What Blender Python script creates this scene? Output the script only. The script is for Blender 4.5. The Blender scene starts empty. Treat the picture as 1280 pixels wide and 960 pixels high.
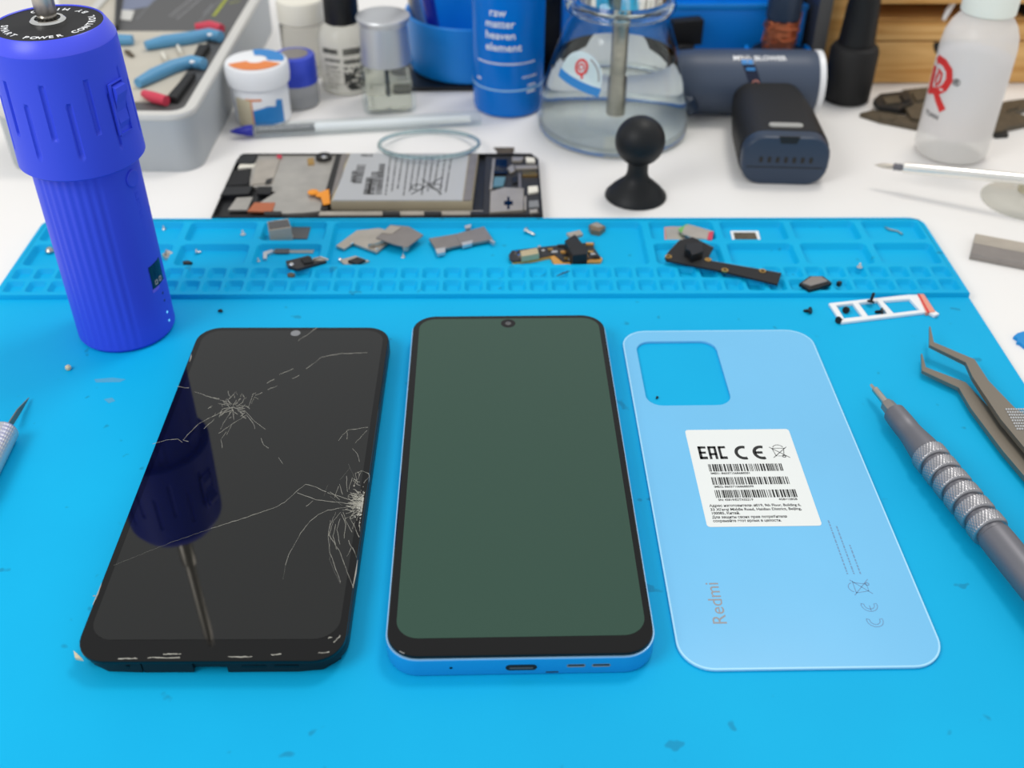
import bpy, math, random
from math import sin, cos, pi, radians as R
from mathutils import Vector, Matrix
from mathutils.geometry import tessellate_polygon
random.seed(7)
SC = bpy.context.scene
COL = SC.collection
MM = 0.001
# ------------------------------------------------------------------ camera (all lengths in mm, scaled to metres)
CAM = Vector((-52.79, -186.06, 247.06)); PITCH, YAW, ROLL, FPX = 0.6587, 0.02614, 0.00694, 1335.0
_f = Vector((sin(YAW)*cos(PITCH), cos(YAW)*cos(PITCH), -sin(PITCH)))
_r = Vector((cos(YAW), -sin(YAW), 0)); _u = _r.cross(_f)
RT, UP, FW = cos(ROLL)*_r+sin(ROLL)*_u, -sin(ROLL)*_r+cos(ROLL)*_u, _f
cd = bpy.data.cameras.new('camera'); cam = bpy.data.objects.new('camera', cd); COL.objects.link(cam)
cd.sensor_width = 36; cd.lens = FPX/1280*36; cd.clip_start = 0.01; cd.clip_end = 50
cam.matrix_world = Matrix(((RT.x, UP.x, -FW.x, CAM.x*MM), (RT.y, UP.y, -FW.y, CAM.y*MM), (RT.z, UP.z, -FW.z, CAM.z*MM), (0, 0, 0, 1)))
cd.dof.use_dof = True; cd.dof.focus_distance = 0.345; cd.dof.aperture_fstop = 12.0
SC.camera = cam
# ------------------------------------------------------------------ world, lamps, exposure
W = bpy.data.worlds.new('room_light'); SC.world = W; W.use_nodes = True
bg = W.node_tree.nodes['Background']; bg.inputs[0].default_value = (0.97, 0.985, 1.0, 1); bg.inputs[1].default_value = 0.70
def lamp(name, loc, target, size, power, col):
    l = bpy.data.lights.new(name, 'AREA'); l.shape = 'DISK'; l.size = size; l.energy = power; l.color = col
    o = bpy.data.objects.new(name, l); COL.objects.link(o)
    o.location = Vector(loc); d = Vector(target)-Vector(loc)
    o.rotation_euler = d.to_track_quat('-Z', 'Y').to_euler(); o['kind'] = 'structure'
    return o
lamp('bench_lamp', (0.32, 0.62, 1.25), (0.05, 0.36, 0), 0.36, 5.2, (1.0, 0.95, 0.88))
lamp('left_fill_lamp', (-0.58, -0.22, 0.62), (-0.12, 0.08, 0), 0.4, 3.0, (1.0, 0.99, 0.97))  # unseen fill, added low at the left so light falls off rightwards
SC.view_settings.view_transform = 'Standard'; SC.view_settings.look = 'None'
SC.view_settings.exposure = 0.0; SC.view_settings.gamma = 1.0; SC.view_settings.use_curve_mapping = False

# ------------------------------------------------------------------ helpers
def at(px, py, z=0.0):
    "photo pixel (1280x960) to the point where its ray meets the horizontal plane at height z"
    d = FW + RT*((px-640)/FPX) - UP*((py-480)/FPX)
    return CAM + d*((z-CAM.z)/d.z)
def face(cx, cy): return math.atan2(CAM.y-cy, CAM.x-cx)
def lin(c): return tuple((v/255/12.92 if v <= 10 else ((v/255+0.055)/1.055)**2.4) for v in c)
def mat(name, rgb, rough=0.5, metal=0.0, spec=0.5, trans=0.0, ior=1.45, coat=0.0, var=0.0, vscale=60, bump=0.0, bscale=300, sss=0.0, emit=0.0, alpha=1.0):
    m = bpy.data.materials.new(name); m.use_nodes = True
    nt = m.node_tree; b = nt.nodes['Principled BSDF']; c = (*lin(rgb), 1)
    b.inputs['Base Color'].default_value = c; b.inputs['Roughness'].default_value = rough; b.inputs['Metallic'].default_value = metal
    b.inputs['Specular IOR Level'].default_value = spec; b.inputs['Transmission Weight'].default_value = trans; b.inputs['IOR'].default_value = ior
    b.inputs['Coat Weight'].default_value = coat
    b.inputs['Alpha'].default_value = alpha
    if emit: b.inputs['Emission Color'].default_value = c; b.inputs['Emission Strength'].default_value = emit
    if sss: b.inputs['Subsurface Weight'].default_value = sss; b.inputs['Subsurface Radius'].default_value = (.004, .004, .004); b.inputs['Subsurface Scale'].default_value = 1
    if var or bump:
        tc = nt.nodes.new('ShaderNodeTexCoord')
    if var:
        n = nt.nodes.new('ShaderNodeTexNoise'); n.inputs['Scale'].default_value = vscale; n.inputs['Detail'].default_value = 5
        nt.links.new(tc.outputs['Object'], n.inputs['Vector'])
        rp = nt.nodes.new('ShaderNodeValToRGB'); e = rp.color_ramp.elements
        e[0].position = .3; e[1].position = .7
        e[0].color = tuple(max(0, v*(1-var)) for v in c[:3])+(1,); e[1].color = tuple(min(1, v*(1+var)) for v in c[:3])+(1,)
        nt.links.new(n.outputs['Fac'], rp.inputs['Fac']); nt.links.new(rp.outputs['Color'], b.inputs['Base Color'])
    if bump:
        n2 = nt.nodes.new('ShaderNodeTexNoise'); n2.inputs['Scale'].default_value = bscale; n2.inputs['Detail'].default_value = 3
        nt.links.new(tc.outputs['Object'], n2.inputs['Vector'])
        bp = nt.nodes.new('ShaderNodeBump'); bp.inputs['Strength'].default_value = bump; bp.inputs['Distance'].default_value = 0.0005
        nt.links.new(n2.outputs['Fac'], bp.inputs['Height']); nt.links.new(bp.outputs['Normal'], b.inputs['Normal'])
    return m

def rrect(w, h, r, n=6, cx=0, cy=0):
    p = []
    for q, (sx, sy) in enumerate(((1, 1), (-1, 1), (-1, -1), (1, -1))):
        for k in range(n+1):
            a = q*pi/2 + k*pi/2/n
            p.append((cx+sx*(w/2-r)+r*cos(a), cy+sy*(h/2-r)+r*sin(a)))
    return p
def inset(poly, d):
    "move a ccw polygon inwards by d"
    n = len(poly); out = []
    for i in range(n):
        a, b, c = Vector(poly[i-1][:2]), Vector(poly[i][:2]), Vector(poly[(i+1) % n][:2])
        e1, e2 = (b-a), (c-b)
        n1 = Vector((-e1.y, e1.x)).normalized(); n2 = Vector((-e2.y, e2.x)).normalized()
        m = (n1+n2); l = max(.35, m.length_squared/2)
        q = b + m/ (2*l) * d * 1.0 if m.length > 1e-6 else b+n1*d
        out.append((q.x, q.y))
    return out
def ccw(poly):
    s = sum(poly[i-1][0]*poly[i][1]-poly[i][0]*poly[i-1][1] for i in range(len(poly)))
    return poly if s > 0 else poly[::-1]
class MB:
    def __init__(s): s.v = []; s.f = []; s.M = None
    def add(s, vs, fs, M=None):
        o = len(s.v)
        for p in vs:
            p = Vector(p)
            if M is not None: p = M @ p
            s.v.append(p)
        s.f += [tuple(i+o for i in f) for f in fs]
        return s
    def loft(s, rings, M=None, cap0=True, cap1=True):
        n = len(rings[0]); vs = [p for r in rings for p in r]; fs = []
        for i in range(len(rings)-1):
            for j in range(n):
                k = (j+1) % n
                fs.append((i*n+j, i*n+k, (i+1)*n+k, (i+1)*n+j))
        if cap0: fs.append(tuple(range(n))[::-1])
        if cap1: fs.append(tuple((len(rings)-1)*n+j for j in range(n)))
        return s.add(vs, fs, M)
    def slab(s, poly, z0, z1, b=0.0, M=None, bb=None):
        "prism with bevelled top (b) and bottom (bb) edges"
        poly = ccw([tuple(p[:2]) for p in poly]); bb = b if bb is None else bb
        L = lambda q, z: [(x, y, z) for x, y in q]
        rings = []
        if bb: rings += [L(inset(poly, bb), z0), L(inset(poly, bb*.3), z0+bb*.3), L(poly, z0+bb)]
        else: rings.append(L(poly, z0))
        if b: rings += [L(poly, z1-b), L(inset(poly, b*.3), z1-b*.3), L(inset(poly, b), z1)]
        else: rings.append(L(poly, z1))
        return s.loft(rings, M)
    def box(s, x0, x1, y0, y1, z0, z1, b=0.0, M=None):
        return s.slab([(x0, y0), (x1, y0), (x1, y1), (x0, y1)], z0, z1, b, M)
    def plate(s, outer, holes, z0, z1, b=0.0, M=None):
        outer = ccw([tuple(p[:2]) for p in outer]); top = inset(outer, b) if b else outer
        hs = [ccw([tuple(p[:2]) for p in h]) for h in holes]
        polys = [[Vector((x, y, 0)) for x, y in q] for q in [top]+hs]
        flat = [p for q in polys for p in q]; tris = tessellate_polygon(polys)
        def orient(t, up):
            a, bb, c = (flat[i] for i in t)
            z = (bb-a).cross(c-a).z
            return t if (z > 0) == up else t[::-1]
        s.add([(p.x, p.y, z1) for p in flat], [orient(t, True) for t in tris], M)
        s.add([(p.x, p.y, z0) for p in flat], [orient(t, False) for t in tris], M)
        L = lambda q, z: [(x, y, z) for x, y in q]
        s.loft([L(top, z0)]+([L(outer, z0+b), L(outer, z1-b)] if b else [])+[L(top, z1)], M, False, False)
        for h in hs: s.loft([L(h, z1), L(h, z0)], M, False, False)
        return s
    def lathe(s, prof, seg=48, M=None, cap0=True, cap1=True, fn=None):
        rings = []
        for r, z in prof:
            ring = []
            for j in range(seg):
                a = 2*pi*j/seg; q = fn(r, z, a) if fn else r
                ring.append((max(q, 1e-4)*cos(a), max(q, 1e-4)*sin(a), z))
            rings.append(ring)
        return s.loft(rings, M, cap0, cap1)
    def tube(s, pts, r, seg=10, closed=False, M=None):
        pts = [Vector(p) for p in pts]; n = len(pts); rs = r if isinstance(r, (list, tuple)) else [r]*n
        T = []
        for i in range(n):
            a = pts[i-1] if (i or closed) else pts[i]; b = pts[(i+1) % n] if (i < n-1 or closed) else pts[i]
            T.append((b-a).normalized())
        up = Vector((0, 0, 1)) if abs(T[0].z) < .9 else Vector((1, 0, 0))
        N = (up-T[0]*up.dot(T[0])).normalized(); rings = []
        for i in range(n):
            N = (N-T[i]*N.dot(T[i])).normalized(); B = T[i].cross(N)
            rings.append([tuple(pts[i]+(N*cos(2*pi*j/seg)+B*sin(2*pi*j/seg))*rs[i]) for j in range(seg)])
        if closed: rings.append(rings[0]); return s.loft(rings, M, False, False)
        return s.loft(rings, M)
    def pq(s, px, ztop, h, b=0.0):
        "prism whose top outline is given by photo points on the plane z = ztop"
        return s.slab([at(x, y, ztop)[:2] for x, y in px], ztop-h, ztop, b, None, 0.0)

MATS = {}
def T(name, label, cat, x, y, z, rz=0.0, group=None, q=None):
    o = bpy.data.objects.new(name, None); COL.objects.link(o); o.empty_display_size = .01
    o.location = (x*MM, y*MM, z*MM); M = Matrix.Translation((x, y, z))
    if q is not None:
        o.rotation_mode = 'QUATERNION'; o.rotation_quaternion = q; M = M @ q.to_matrix().to_4x4()
    else:
        o.rotation_euler = (0, 0, rz); M = M @ Matrix.Rotation(rz, 4, 'Z')
    MATS[o.name] = M
    o['label'] = label; o['category'] = cat
    if group: o['group'] = group
    return o
def P(name, mb, m, parent=None, ang=35, w=False, smooth=True, label=None):
    "one mesh object; local mm coordinates of its thing, or world mm when w"
    vs = mb.v
    top = parent
    while top is not None and top.parent is not None: top = top.parent
    if w and top is not None:
        Mi = MATS[top.name].inverted(); vs = [Mi @ p for p in vs]
    me = bpy.data.meshes.new(name); me.from_pydata([tuple(p*MM) for p in vs], [], mb.f); me.update()
    if smooth: me.shade_smooth(); me.set_sharp_from_angle(angle=R(ang))
    me.materials.append(m)
    o = bpy.data.objects.new(name, me); COL.objects.link(o)
    if parent is not None: o.parent = parent
    if label: o['label'] = label
    return o
def O(name, label, cat, mb, m, group=None, ang=35, org=None):
    "a thing that is a single mesh; origin moved to its base"
    lo = Vector((min(p.x for p in mb.v), min(p.y for p in mb.v), min(p.z for p in mb.v))); hi = Vector((max(p.x for p in mb.v), max(p.y for p in mb.v), 0))
    c = Vector(((lo.x+hi.x)/2, (lo.y+hi.y)/2, lo.z)); mb.v = [p-c for p in mb.v]
    o = P(name, mb, m, None, ang); o.location = c*MM; MATS[o.name] = Matrix.Translation(c)
    o['label'] = label; o['category'] = cat
    if group: o['group'] = group
    return o
def copy_tree(o, parent=None):
    c = o.copy(); COL.objects.link(c); c.parent = parent
    for ch in list(o.children): copy_tree(ch, c)
    return c
def text_mb(body, size, align='CENTER', bold=0.0, thick=0.02, sx=1.0):
    cu = bpy.data.curves.new('t', 'FONT'); cu.body = body; cu.size = size; cu.align_x = align; cu.align_y = 'CENTER'
    cu.offset = bold; cu.extrude = thick; cu.resolution_u = 3
    o = bpy.data.objects.new('t', cu); COL.objects.link(o)
    dg = bpy.context.evaluated_depsgraph_get(); me = bpy.data.meshes.new_from_object(o.evaluated_get(dg))
    mb = MB(); mb.add([(v.co.x*sx, v.co.y, v.co.z) for v in me.vertices], [tuple(p.vertices) for p in me.polygons])
    bpy.data.objects.remove(o); bpy.data.meshes.remove(me); bpy.data.curves.remove(cu)
    return mb
def place(mb, x, y, z, rz=0.0, M=None):
    M = M if M is not None else Matrix.Translation((x, y, z)) @ Matrix.Rotation(rz, 4, 'Z')
    mb.v = [M @ p for p in mb.v]; return mb
def wrap(mb, rf, a0, z0, rot=0.0):
    "wrap flat artwork (x right, y up, z out) round a body of revolution of radius rf(z)"
    out = []
    for p in mb.v:
        x, y = p.x*cos(rot)-p.y*sin(rot), p.x*sin(rot)+p.y*cos(rot)
        z = z0+y; r = rf(z); a = a0+x/r
        out.append(Vector(((r+p.z)*cos(a), (r+p.z)*sin(a), z)))
    mb.v = out; return mb
def interp(prof):
    def g(z):
        for (r0, z0), (r1, z1) in zip(prof, prof[1:]):
            if z0 <= z <= z1 and z1 > z0: return r0+(r1-r0)*(z-z0)/(z1-z0)
        return prof[-1][0]
    return g
def flat(pts, th=0.04):
    return MB().slab(pts, 0, th)
def strip(pts, wd, th=0.04):
    "a flat stroke of width wd along 2-D points"
    pts = [Vector(p) for p in pts]; l = []; r = []
    for i, p in enumerate(pts):
        a = pts[max(0, i-1)]; b = pts[min(len(pts)-1, i+1)]; d = (b-a).normalized(); n = Vector((-d.y, d.x))*wd/2
        l.append(p+n); r.append(p-n)
    mb = MB(); n = len(pts)
    mb.add([(p.x, p.y, th) for p in l]+[(p.x, p.y, th) for p in r]+[(p.x, p.y, 0) for p in l]+[(p.x, p.y, 0) for p in r],
           [f for i in range(n-1) for f in ((i, n+i, n+i+1, i+1), (i, i+1, 2*n+i+1, 2*n+i), (n+i, 3*n+i, 3*n+i+1, n+i+1))])
    return mb
def arc(cx, cy, r, a0, a1, n=14): return [(cx+r*cos(R(a0+(a1-a0)*i/n)), cy+r*sin(R(a0+(a1-a0)*i/n))) for i in range(n+1)]
def join(*ms):
    m = MB()
    for k in ms: m.add(k.v, k.f)
    return m
def axisq(d): return Vector(d).to_track_quat('Z', 'X')
DZ = -2.5      # desk top; the mat's working face is z = 0

# ------------------------------------------------------------------ materials
def mat_mat():
    m = mat('blue_silicone', (0, 168, 224), .6, spec=.2)
    nt = m.node_tree; b = nt.nodes['Principled BSDF']; tc = nt.nodes.new('ShaderNodeTexCoord')
    n = nt.nodes.new('ShaderNodeTexNoise'); n.inputs['Scale'].default_value = 9; n.inputs['Detail'].default_value = 6
    rp = nt.nodes.new('ShaderNodeValToRGB'); e = rp.color_ramp.elements
    e[0].position = .3; e[1].position = .75; e[0].color = (*lin((0, 166, 218)), 1); e[1].color = (*lin((2, 178, 227)), 1)
    n2 = nt.nodes.new('ShaderNodeTexNoise'); n2.inputs['Scale'].default_value = 130; n2.inputs['Detail'].default_value = 2
    r2 = nt.nodes.new('ShaderNodeValToRGB'); g = r2.color_ramp.elements; g[0].position = .70; g[1].position = .745; g[0].color = (0, 0, 0, 1); g[1].color = (.45, .45, .45, 1)
    mx = nt.nodes.new('ShaderNodeMixRGB'); mx.inputs[2].default_value = (*lin((20, 105, 140)), 1)
    for k in (n, n2): nt.links.new(tc.outputs['Object'], k.inputs['Vector'])
    nt.links.new(n.outputs['Fac'], rp.inputs['Fac']); nt.links.new(n2.outputs['Fac'], r2.inputs['Fac'])
    nt.links.new(r2.outputs['Color'], mx.inputs[0]); nt.links.new(rp.outputs['Color'], mx.inputs[1]); nt.links.new(mx.outputs['Color'], b.inputs['Base Color'])
    return m
def wood_mat():
    m = mat('pine_wood', (196, 150, 88), .5)
    nt = m.node_tree; b = nt.nodes['Principled BSDF']; tc = nt.nodes.new('ShaderNodeTexCoord'); mp = nt.nodes.new('ShaderNodeMapping')
    mp.inputs['Scale'].default_value = (6, 40, 90)
    n = nt.nodes.new('ShaderNodeTexNoise'); n.inputs['Scale'].default_value = 1.6; n.inputs['Detail'].default_value = 4; n.inputs['Distortion'].default_value = 1.2
    rp = nt.nodes.new('ShaderNodeValToRGB'); e = rp.color_ramp.elements
    e[0].position = .3; e[1].position = .7; e[0].color = (*lin((196, 142, 72)), 1); e[1].color = (*lin((232, 188, 122)), 1)
    nt.links.new(tc.outputs['Object'], mp.inputs[0]); nt.links.new(mp.outputs[0], n.inputs['Vector']); nt.links.new(n.outputs['Fac'], rp.inputs['Fac']); nt.links.new(rp.outputs['Color'], b.inputs['Base Color'])
    return m
def thin_glass(name, rgb, ior=1.45, bend=0.0):
    "a thin clear wall: light passes straight on, reflections grow towards grazing angles"
    m = bpy.data.materials.new(name); m.use_nodes = True; nt = m.node_tree; nt.nodes.remove(nt.nodes['Principled BSDF'])
    t = nt.nodes.new('ShaderNodeBsdfTransparent'); t.inputs[0].default_value = (*lin(rgb), 1)
    g = nt.nodes.new('ShaderNodeBsdfGlossy'); g.inputs['Roughness'].default_value = .03
    f = nt.nodes.new('ShaderNodeFresnel'); f.inputs[0].default_value = ior; x = nt.nodes.new('ShaderNodeMixShader')
    ge = nt.nodes.new('ShaderNodeNewGeometry'); iv = nt.nodes.new('ShaderNodeMath'); iv.operation = 'SUBTRACT'; iv.inputs[0].default_value = 1; mu = nt.nodes.new('ShaderNodeMath'); mu.operation = 'MULTIPLY'
    nt.links.new(ge.outputs['Backfacing'], iv.inputs[1]); nt.links.new(iv.outputs[0], mu.inputs[0]); nt.links.new(f.outputs[0], mu.inputs[1])
    nt.links.new(mu.outputs[0], x.inputs[0]); nt.links.new(t.outputs[0], x.inputs[1]); nt.links.new(g.outputs[0], x.inputs[2])
    if bend:
        r = nt.nodes.new('ShaderNodeBsdfGlass'); r.inputs[0].default_value = (*lin(rgb), 1); r.inputs['IOR'].default_value = ior; r.inputs['Roughness'].default_value = .01
        y = nt.nodes.new('ShaderNodeMixShader'); y.inputs[0].default_value = bend; nt.links.new(x.outputs[0], y.inputs[1]); nt.links.new(r.outputs[0], y.inputs[2]); x = y
    nt.links.new(x.outputs[0], nt.nodes['Material Output'].inputs['Surface']); return m
def clear_liquid(name, rgb, ior):
    m = bpy.data.materials.new(name); m.use_nodes = True; nt = m.node_tree; nt.nodes.remove(nt.nodes['Principled BSDF'])
    t = nt.nodes.new('ShaderNodeBsdfTransparent'); g = nt.nodes.new('ShaderNodeBsdfRefraction'); g.inputs['IOR'].default_value = ior; g.inputs['Roughness'].default_value = 0; x = nt.nodes.new('ShaderNodeMixShader'); x.inputs[0].default_value = 1.0
    for k in (t, g): k.inputs[0].default_value = (*lin(rgb), 1)
    nt.links.new(t.outputs[0], x.inputs[1]); nt.links.new(g.outputs[0], x.inputs[2]); nt.links.new(x.outputs[0], nt.nodes['Material Output'].inputs['Surface']); return m
M = dict(
    mat=mat_mat(), wood=wood_mat(),
    desk=mat('desk_white', (238, 236, 233), .5, var=.02, vscale=8),
    glass_black=mat('black_glass', (9, 9, 9), .03, spec=.5),
    screen_off=mat('switched_off_screen', (38, 70, 56), .035, spec=.62),
    screen_dead=mat('dead_screen', (8, 9, 6), .03, spec=.68),
    bezel=mat('black_bezel', (5, 5, 5), .04, spec=.4),
    black=mat('black_plastic', (17, 18, 20), .42),
    rubber=mat('black_rubber', (16, 19, 22), .5, spec=.4),
    matteblack=mat('matte_black', (20, 20, 21), .6),
    frame_blue=mat('anodised_blue', (24, 150, 216), .36, metal=.05, spec=.5),
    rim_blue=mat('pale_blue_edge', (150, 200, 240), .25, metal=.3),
    cover=mat('pearl_blue', (112, 190, 234), .25, spec=.45, coat=.15, var=.03, vscale=14),
    cover_edge=mat('clear_blue_edge', (165, 220, 248), .2),
    paper=mat('label_paper', (228, 232, 230), .6),
    ink=mat('black_ink', (22, 26, 26), .6), greyink=mat('grey_foil', (146, 146, 150), .5), faint=mat('pale_grey_ink', (104, 148, 186), .5),
    drv=mat('royal_blue_plastic', (54, 76, 222), .5, spec=.35),
    drv_rim=mat('royal_blue_rim', (72, 84, 235), .35),
    steel=mat('brushed_steel', (190, 184, 174), .28, metal=1, var=.08, vscale=300),
    polish=mat('polished_steel', (240, 238, 232), .22, metal=.8),
    chrome=mat('chrome', (225, 225, 222), .08, metal=1),
    satin=mat('satin_aluminium', (206, 208, 210), .42, metal=.85),
    gun=mat('gunmetal', (122, 122, 128), .48, metal=.75),
    knurl=mat('knurled_gunmetal', (168, 168, 172), .38, metal=.95),
    tweez=mat('bronze_grey_steel', (132, 125, 114), .42, metal=.75),
    tin=mat('tin_shield', (190, 182, 170), .42, metal=.7, var=.08, vscale=120), tin_dark=mat('dark_shield', (150, 144, 140), .4, metal=.7, var=.06, vscale=150),
    gold=mat('gold_contact', (205, 165, 95), .3, metal=1), copper=mat('copper', (205, 120, 82), .35, metal=.8),
    pcb=mat('dark_circuit_board', (40, 40, 42), .5, var=.3, vscale=700), pcb_edge=mat('board_substrate', (205, 150, 74), .5),
    white=mat('white_plastic', (236, 238, 240), .35), offwhite=mat('offwhite_plastic', (232, 228, 214), .35),
    orange=mat('orange_print', (226, 130, 62), .5), orange_flex=mat('orange_flex', (240, 150, 30), .4), bluepr=mat('blue_print', (40, 130, 200), .5), beigepr=mat('beige_print', (205, 195, 165), .5),
    red=mat('red_print', (214, 50, 48), .5), pink=mat('salmon_stripe', (228, 150, 130), .5),
    greybox=mat('grey_box_plastic', (172, 177, 180), .5, bump=.05, bscale=900), greyrim=mat('pale_grey_rim', (206, 205, 200), .5),
    darkcard=mat('dark_grey_card', (84, 84, 84), .5), cream=mat('cream_tray', (196, 190, 176), .6, var=.05, vscale=40),
    grip_blue=mat('grip_blue', (88, 150, 190), .4), grip_red=mat('grip_red', (205, 62, 84), .4), lime=mat('lime_ink', (168, 176, 50), .6), greytxt=mat('grey_text', (150, 150, 152), .6),
    blue_cup=mat('cup_blue', (0, 134, 222), .38), blue_rack=mat('rack_blue', (0, 138, 240), .4), navy=mat('navy_recess', (14, 38, 110), .5),
    ink_blue=mat('violet_blue', (36, 42, 158), .35), lid_blue=mat('pearl_blue_lid', (58, 78, 200), .25, metal=.3),
    bottle_blue=mat('clear_blue_plastic', (0, 122, 222), .2, trans=.2, ior=1.3),
    bottle_band=mat('deep_blue_gel', (0, 82, 190), .2, trans=.2),
    thick_glass=mat('thick_glass', (246, 250, 250), .03, trans=1, ior=1.4), glass=thin_glass('clear_glass', (250, 252, 251), 1.5, 0.0), water=clear_liquid('clear_spirit', (252, 252, 251), 1.16),
    clear=thin_glass('clear_plastic', (246, 249, 249), 1.35), ringclear=mat('clear_ring', (190, 212, 216), .05, trans=.9, ior=1.45),
    frost=mat('milky_plastic', (250, 248, 244), .34, alpha=.62), milk=mat('milky_cap', (236, 240, 230), .3), lilac=mat('spirit_in_bottle', (208, 198, 202), .5), spirit_pale=mat('pale_spirit', (228, 226, 212), .1, trans=.9, ior=1.2),
    slate=mat('slate_blue_grey', (66, 78, 98), .45), slate2=mat('deep_slate', (44, 58, 78), .4), led=mat('grey_lens', (166, 166, 162), .4), 
    grey=mat('mid_grey', (128, 130, 132), .5), hair=mat('fractured_glass', (176, 174, 164), .4), hair2=mat('dim_fracture', (120, 120, 114), .4),
    olive=mat('scrap_board_brown', (84, 74, 58), .55, var=.25, vscale=300), scrap=mat('scrap_black', (34, 33, 32), .5),
    batt=mat('battery_wrap', (186, 188, 190), .4, metal=.25), battside=mat('battery_side', (190, 178, 150), .4, metal=.2), plate=mat('mid_plate', (180, 176, 168), .35, metal=.6, var=.12, vscale=90),
    lcd=mat('display_window', (6, 22, 52), .1), led_on=mat('cyan_led', (120, 220, 255), .3, emit=.6), violet=mat('violet_smear', (110, 90, 230), .4),
)

# ------------------------------------------------------------------ desk
desk = O('desk', 'white desk top under the blue mat and all the tools', 'desk', MB().box(-600, 520, -330, 700, DZ-25, DZ, 1.5), M['desk'])

# ------------------------------------------------------------------ repair mat
mt = T('repair_mat', 'bright blue silicone repair mat with moulded parts trays along its back', 'mat', -54.1, 258.0, DZ, -0.0090)
def mat_parts():
    Z0, ZT, ZF = 0.0, 4.5, 1.5
    base = MB(); base.slab([(-205.5, -360), (205.5, -360), (205.5, -64.5), (-205.5, -64.5)], Z0, 2.5, .5, None, 0)
    P('work_surface', base, M['mat'], mt)
    st = MB()
    X0, X1, Y0, Y1 = -203.6, 203.6, -63.9, -1.7
    out = [(-205.5, -65.6), (205.5, -65.6)]+[(205.5-7+7*cos(a*pi/12), -7+7*sin(a*pi/12)) for a in range(7)]+[(-205.5+7-7*sin(a*pi/12), -7+7*cos(a*pi/12)) for a in range(7)]
    top = inset(out, .5)
    polys = [[Vector((x, y, 0)) for x, y in q] for q in (top, [(X0, Y0), (X1, Y0), (X1, Y1), (X0, Y1)])]
    fl = [p for q in polys for p in q]
    tr = [t if (fl[t[1]]-fl[t[0]]).cross(fl[t[2]]-fl[t[0]]).z > 0 else t[::-1] for t in tessellate_polygon(polys)]
    st.add([(p.x, p.y, ZT) for p in fl], tr)
    st.loft([[(x, y, Z0) for x, y in out], [(x, y, ZT-.5) for x, y in out], [(x, y, ZT) for x, y in top]], None, True, False)
    def cell(x0, x1, y0, y1, wall, r, zf):
        k = 4; cx, cy = (x0+x1)/2, (y0+y1)/2
        ring = lambda d, z, rr: [(x, y, z) for x, y in rrect(x1-x0-2*d, y1-y0-2*d, rr, k, cx, cy)]
        r0, r1, r1b, r2 = ring(wall, ZT, r), ring(wall+.35, ZT-.35, r), ring(wall+.9, zf+.7, r*.8), ring(wall+1.6, zf, r*.6)
        n = len(r0); cs = [(x1, y1, ZT), (x0, y1, ZT), (x0, y0, ZT), (x1, y0, ZT)]
        fs = []
        for q in range(4):
            for j in range(k): fs.append((q, 4+q*(k+1)+j+1, 4+q*(k+1)+j)[::-1])
            q2 = (q+1) % 4; fs.append((q, q2, 4+q2*(k+1), 4+q*(k+1)+k))
        st.add(cs+r0, fs)
        st.loft([r0, r1, r1b, r2], None, False, True)
    ya, yb, yc, yd = -1.7, -22.1, -43.4, -53.6
    cl = [-203.6, -171.5, -138.0, -104.0, -71.7]; cr = [74.2, 107.3, 140.4, 173.8, 203.6]
    for cs in (cl, cr):
        for a, b in zip(cs, cs[1:]):
            for y1, y0 in ((ya, yb), (yb, yc)): cell(a, b, y0, y1, 1.5, 2.4, ZF)
    cell(-71.7, 74.2, yc, ya, 1.6, 2.6, ZF)
    n = 44
    for i in range(n):
        a = X0+(X1-X0)*i/n; b = X0+(X1-X0)*(i+1)/n
        for y1, y0 in ((yc, yd), (yd, Y0)): cell(a, b, y0, y1, .7, 1.7, ZF+.9)
    P('tray_strip', st, M['mat'], mt)
mat_parts()
for nm, pts in (('glue_smear', [(118, 474), (140, 472), (157, 474), (150, 477.5), (120, 478)]), ('glue_smear', [(130, 499), (140, 497), (144, 501), (136, 504)]), ('glue_smear', [(872, 417), (905, 418), (899, 421), (884, 423)])):
    P(nm, MB().slab([at(x, y, .05)[:2] for x, y in pts], -.02, .05), mat('dull_smear', (72, 160, 196), .6), mt, w=True)

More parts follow.
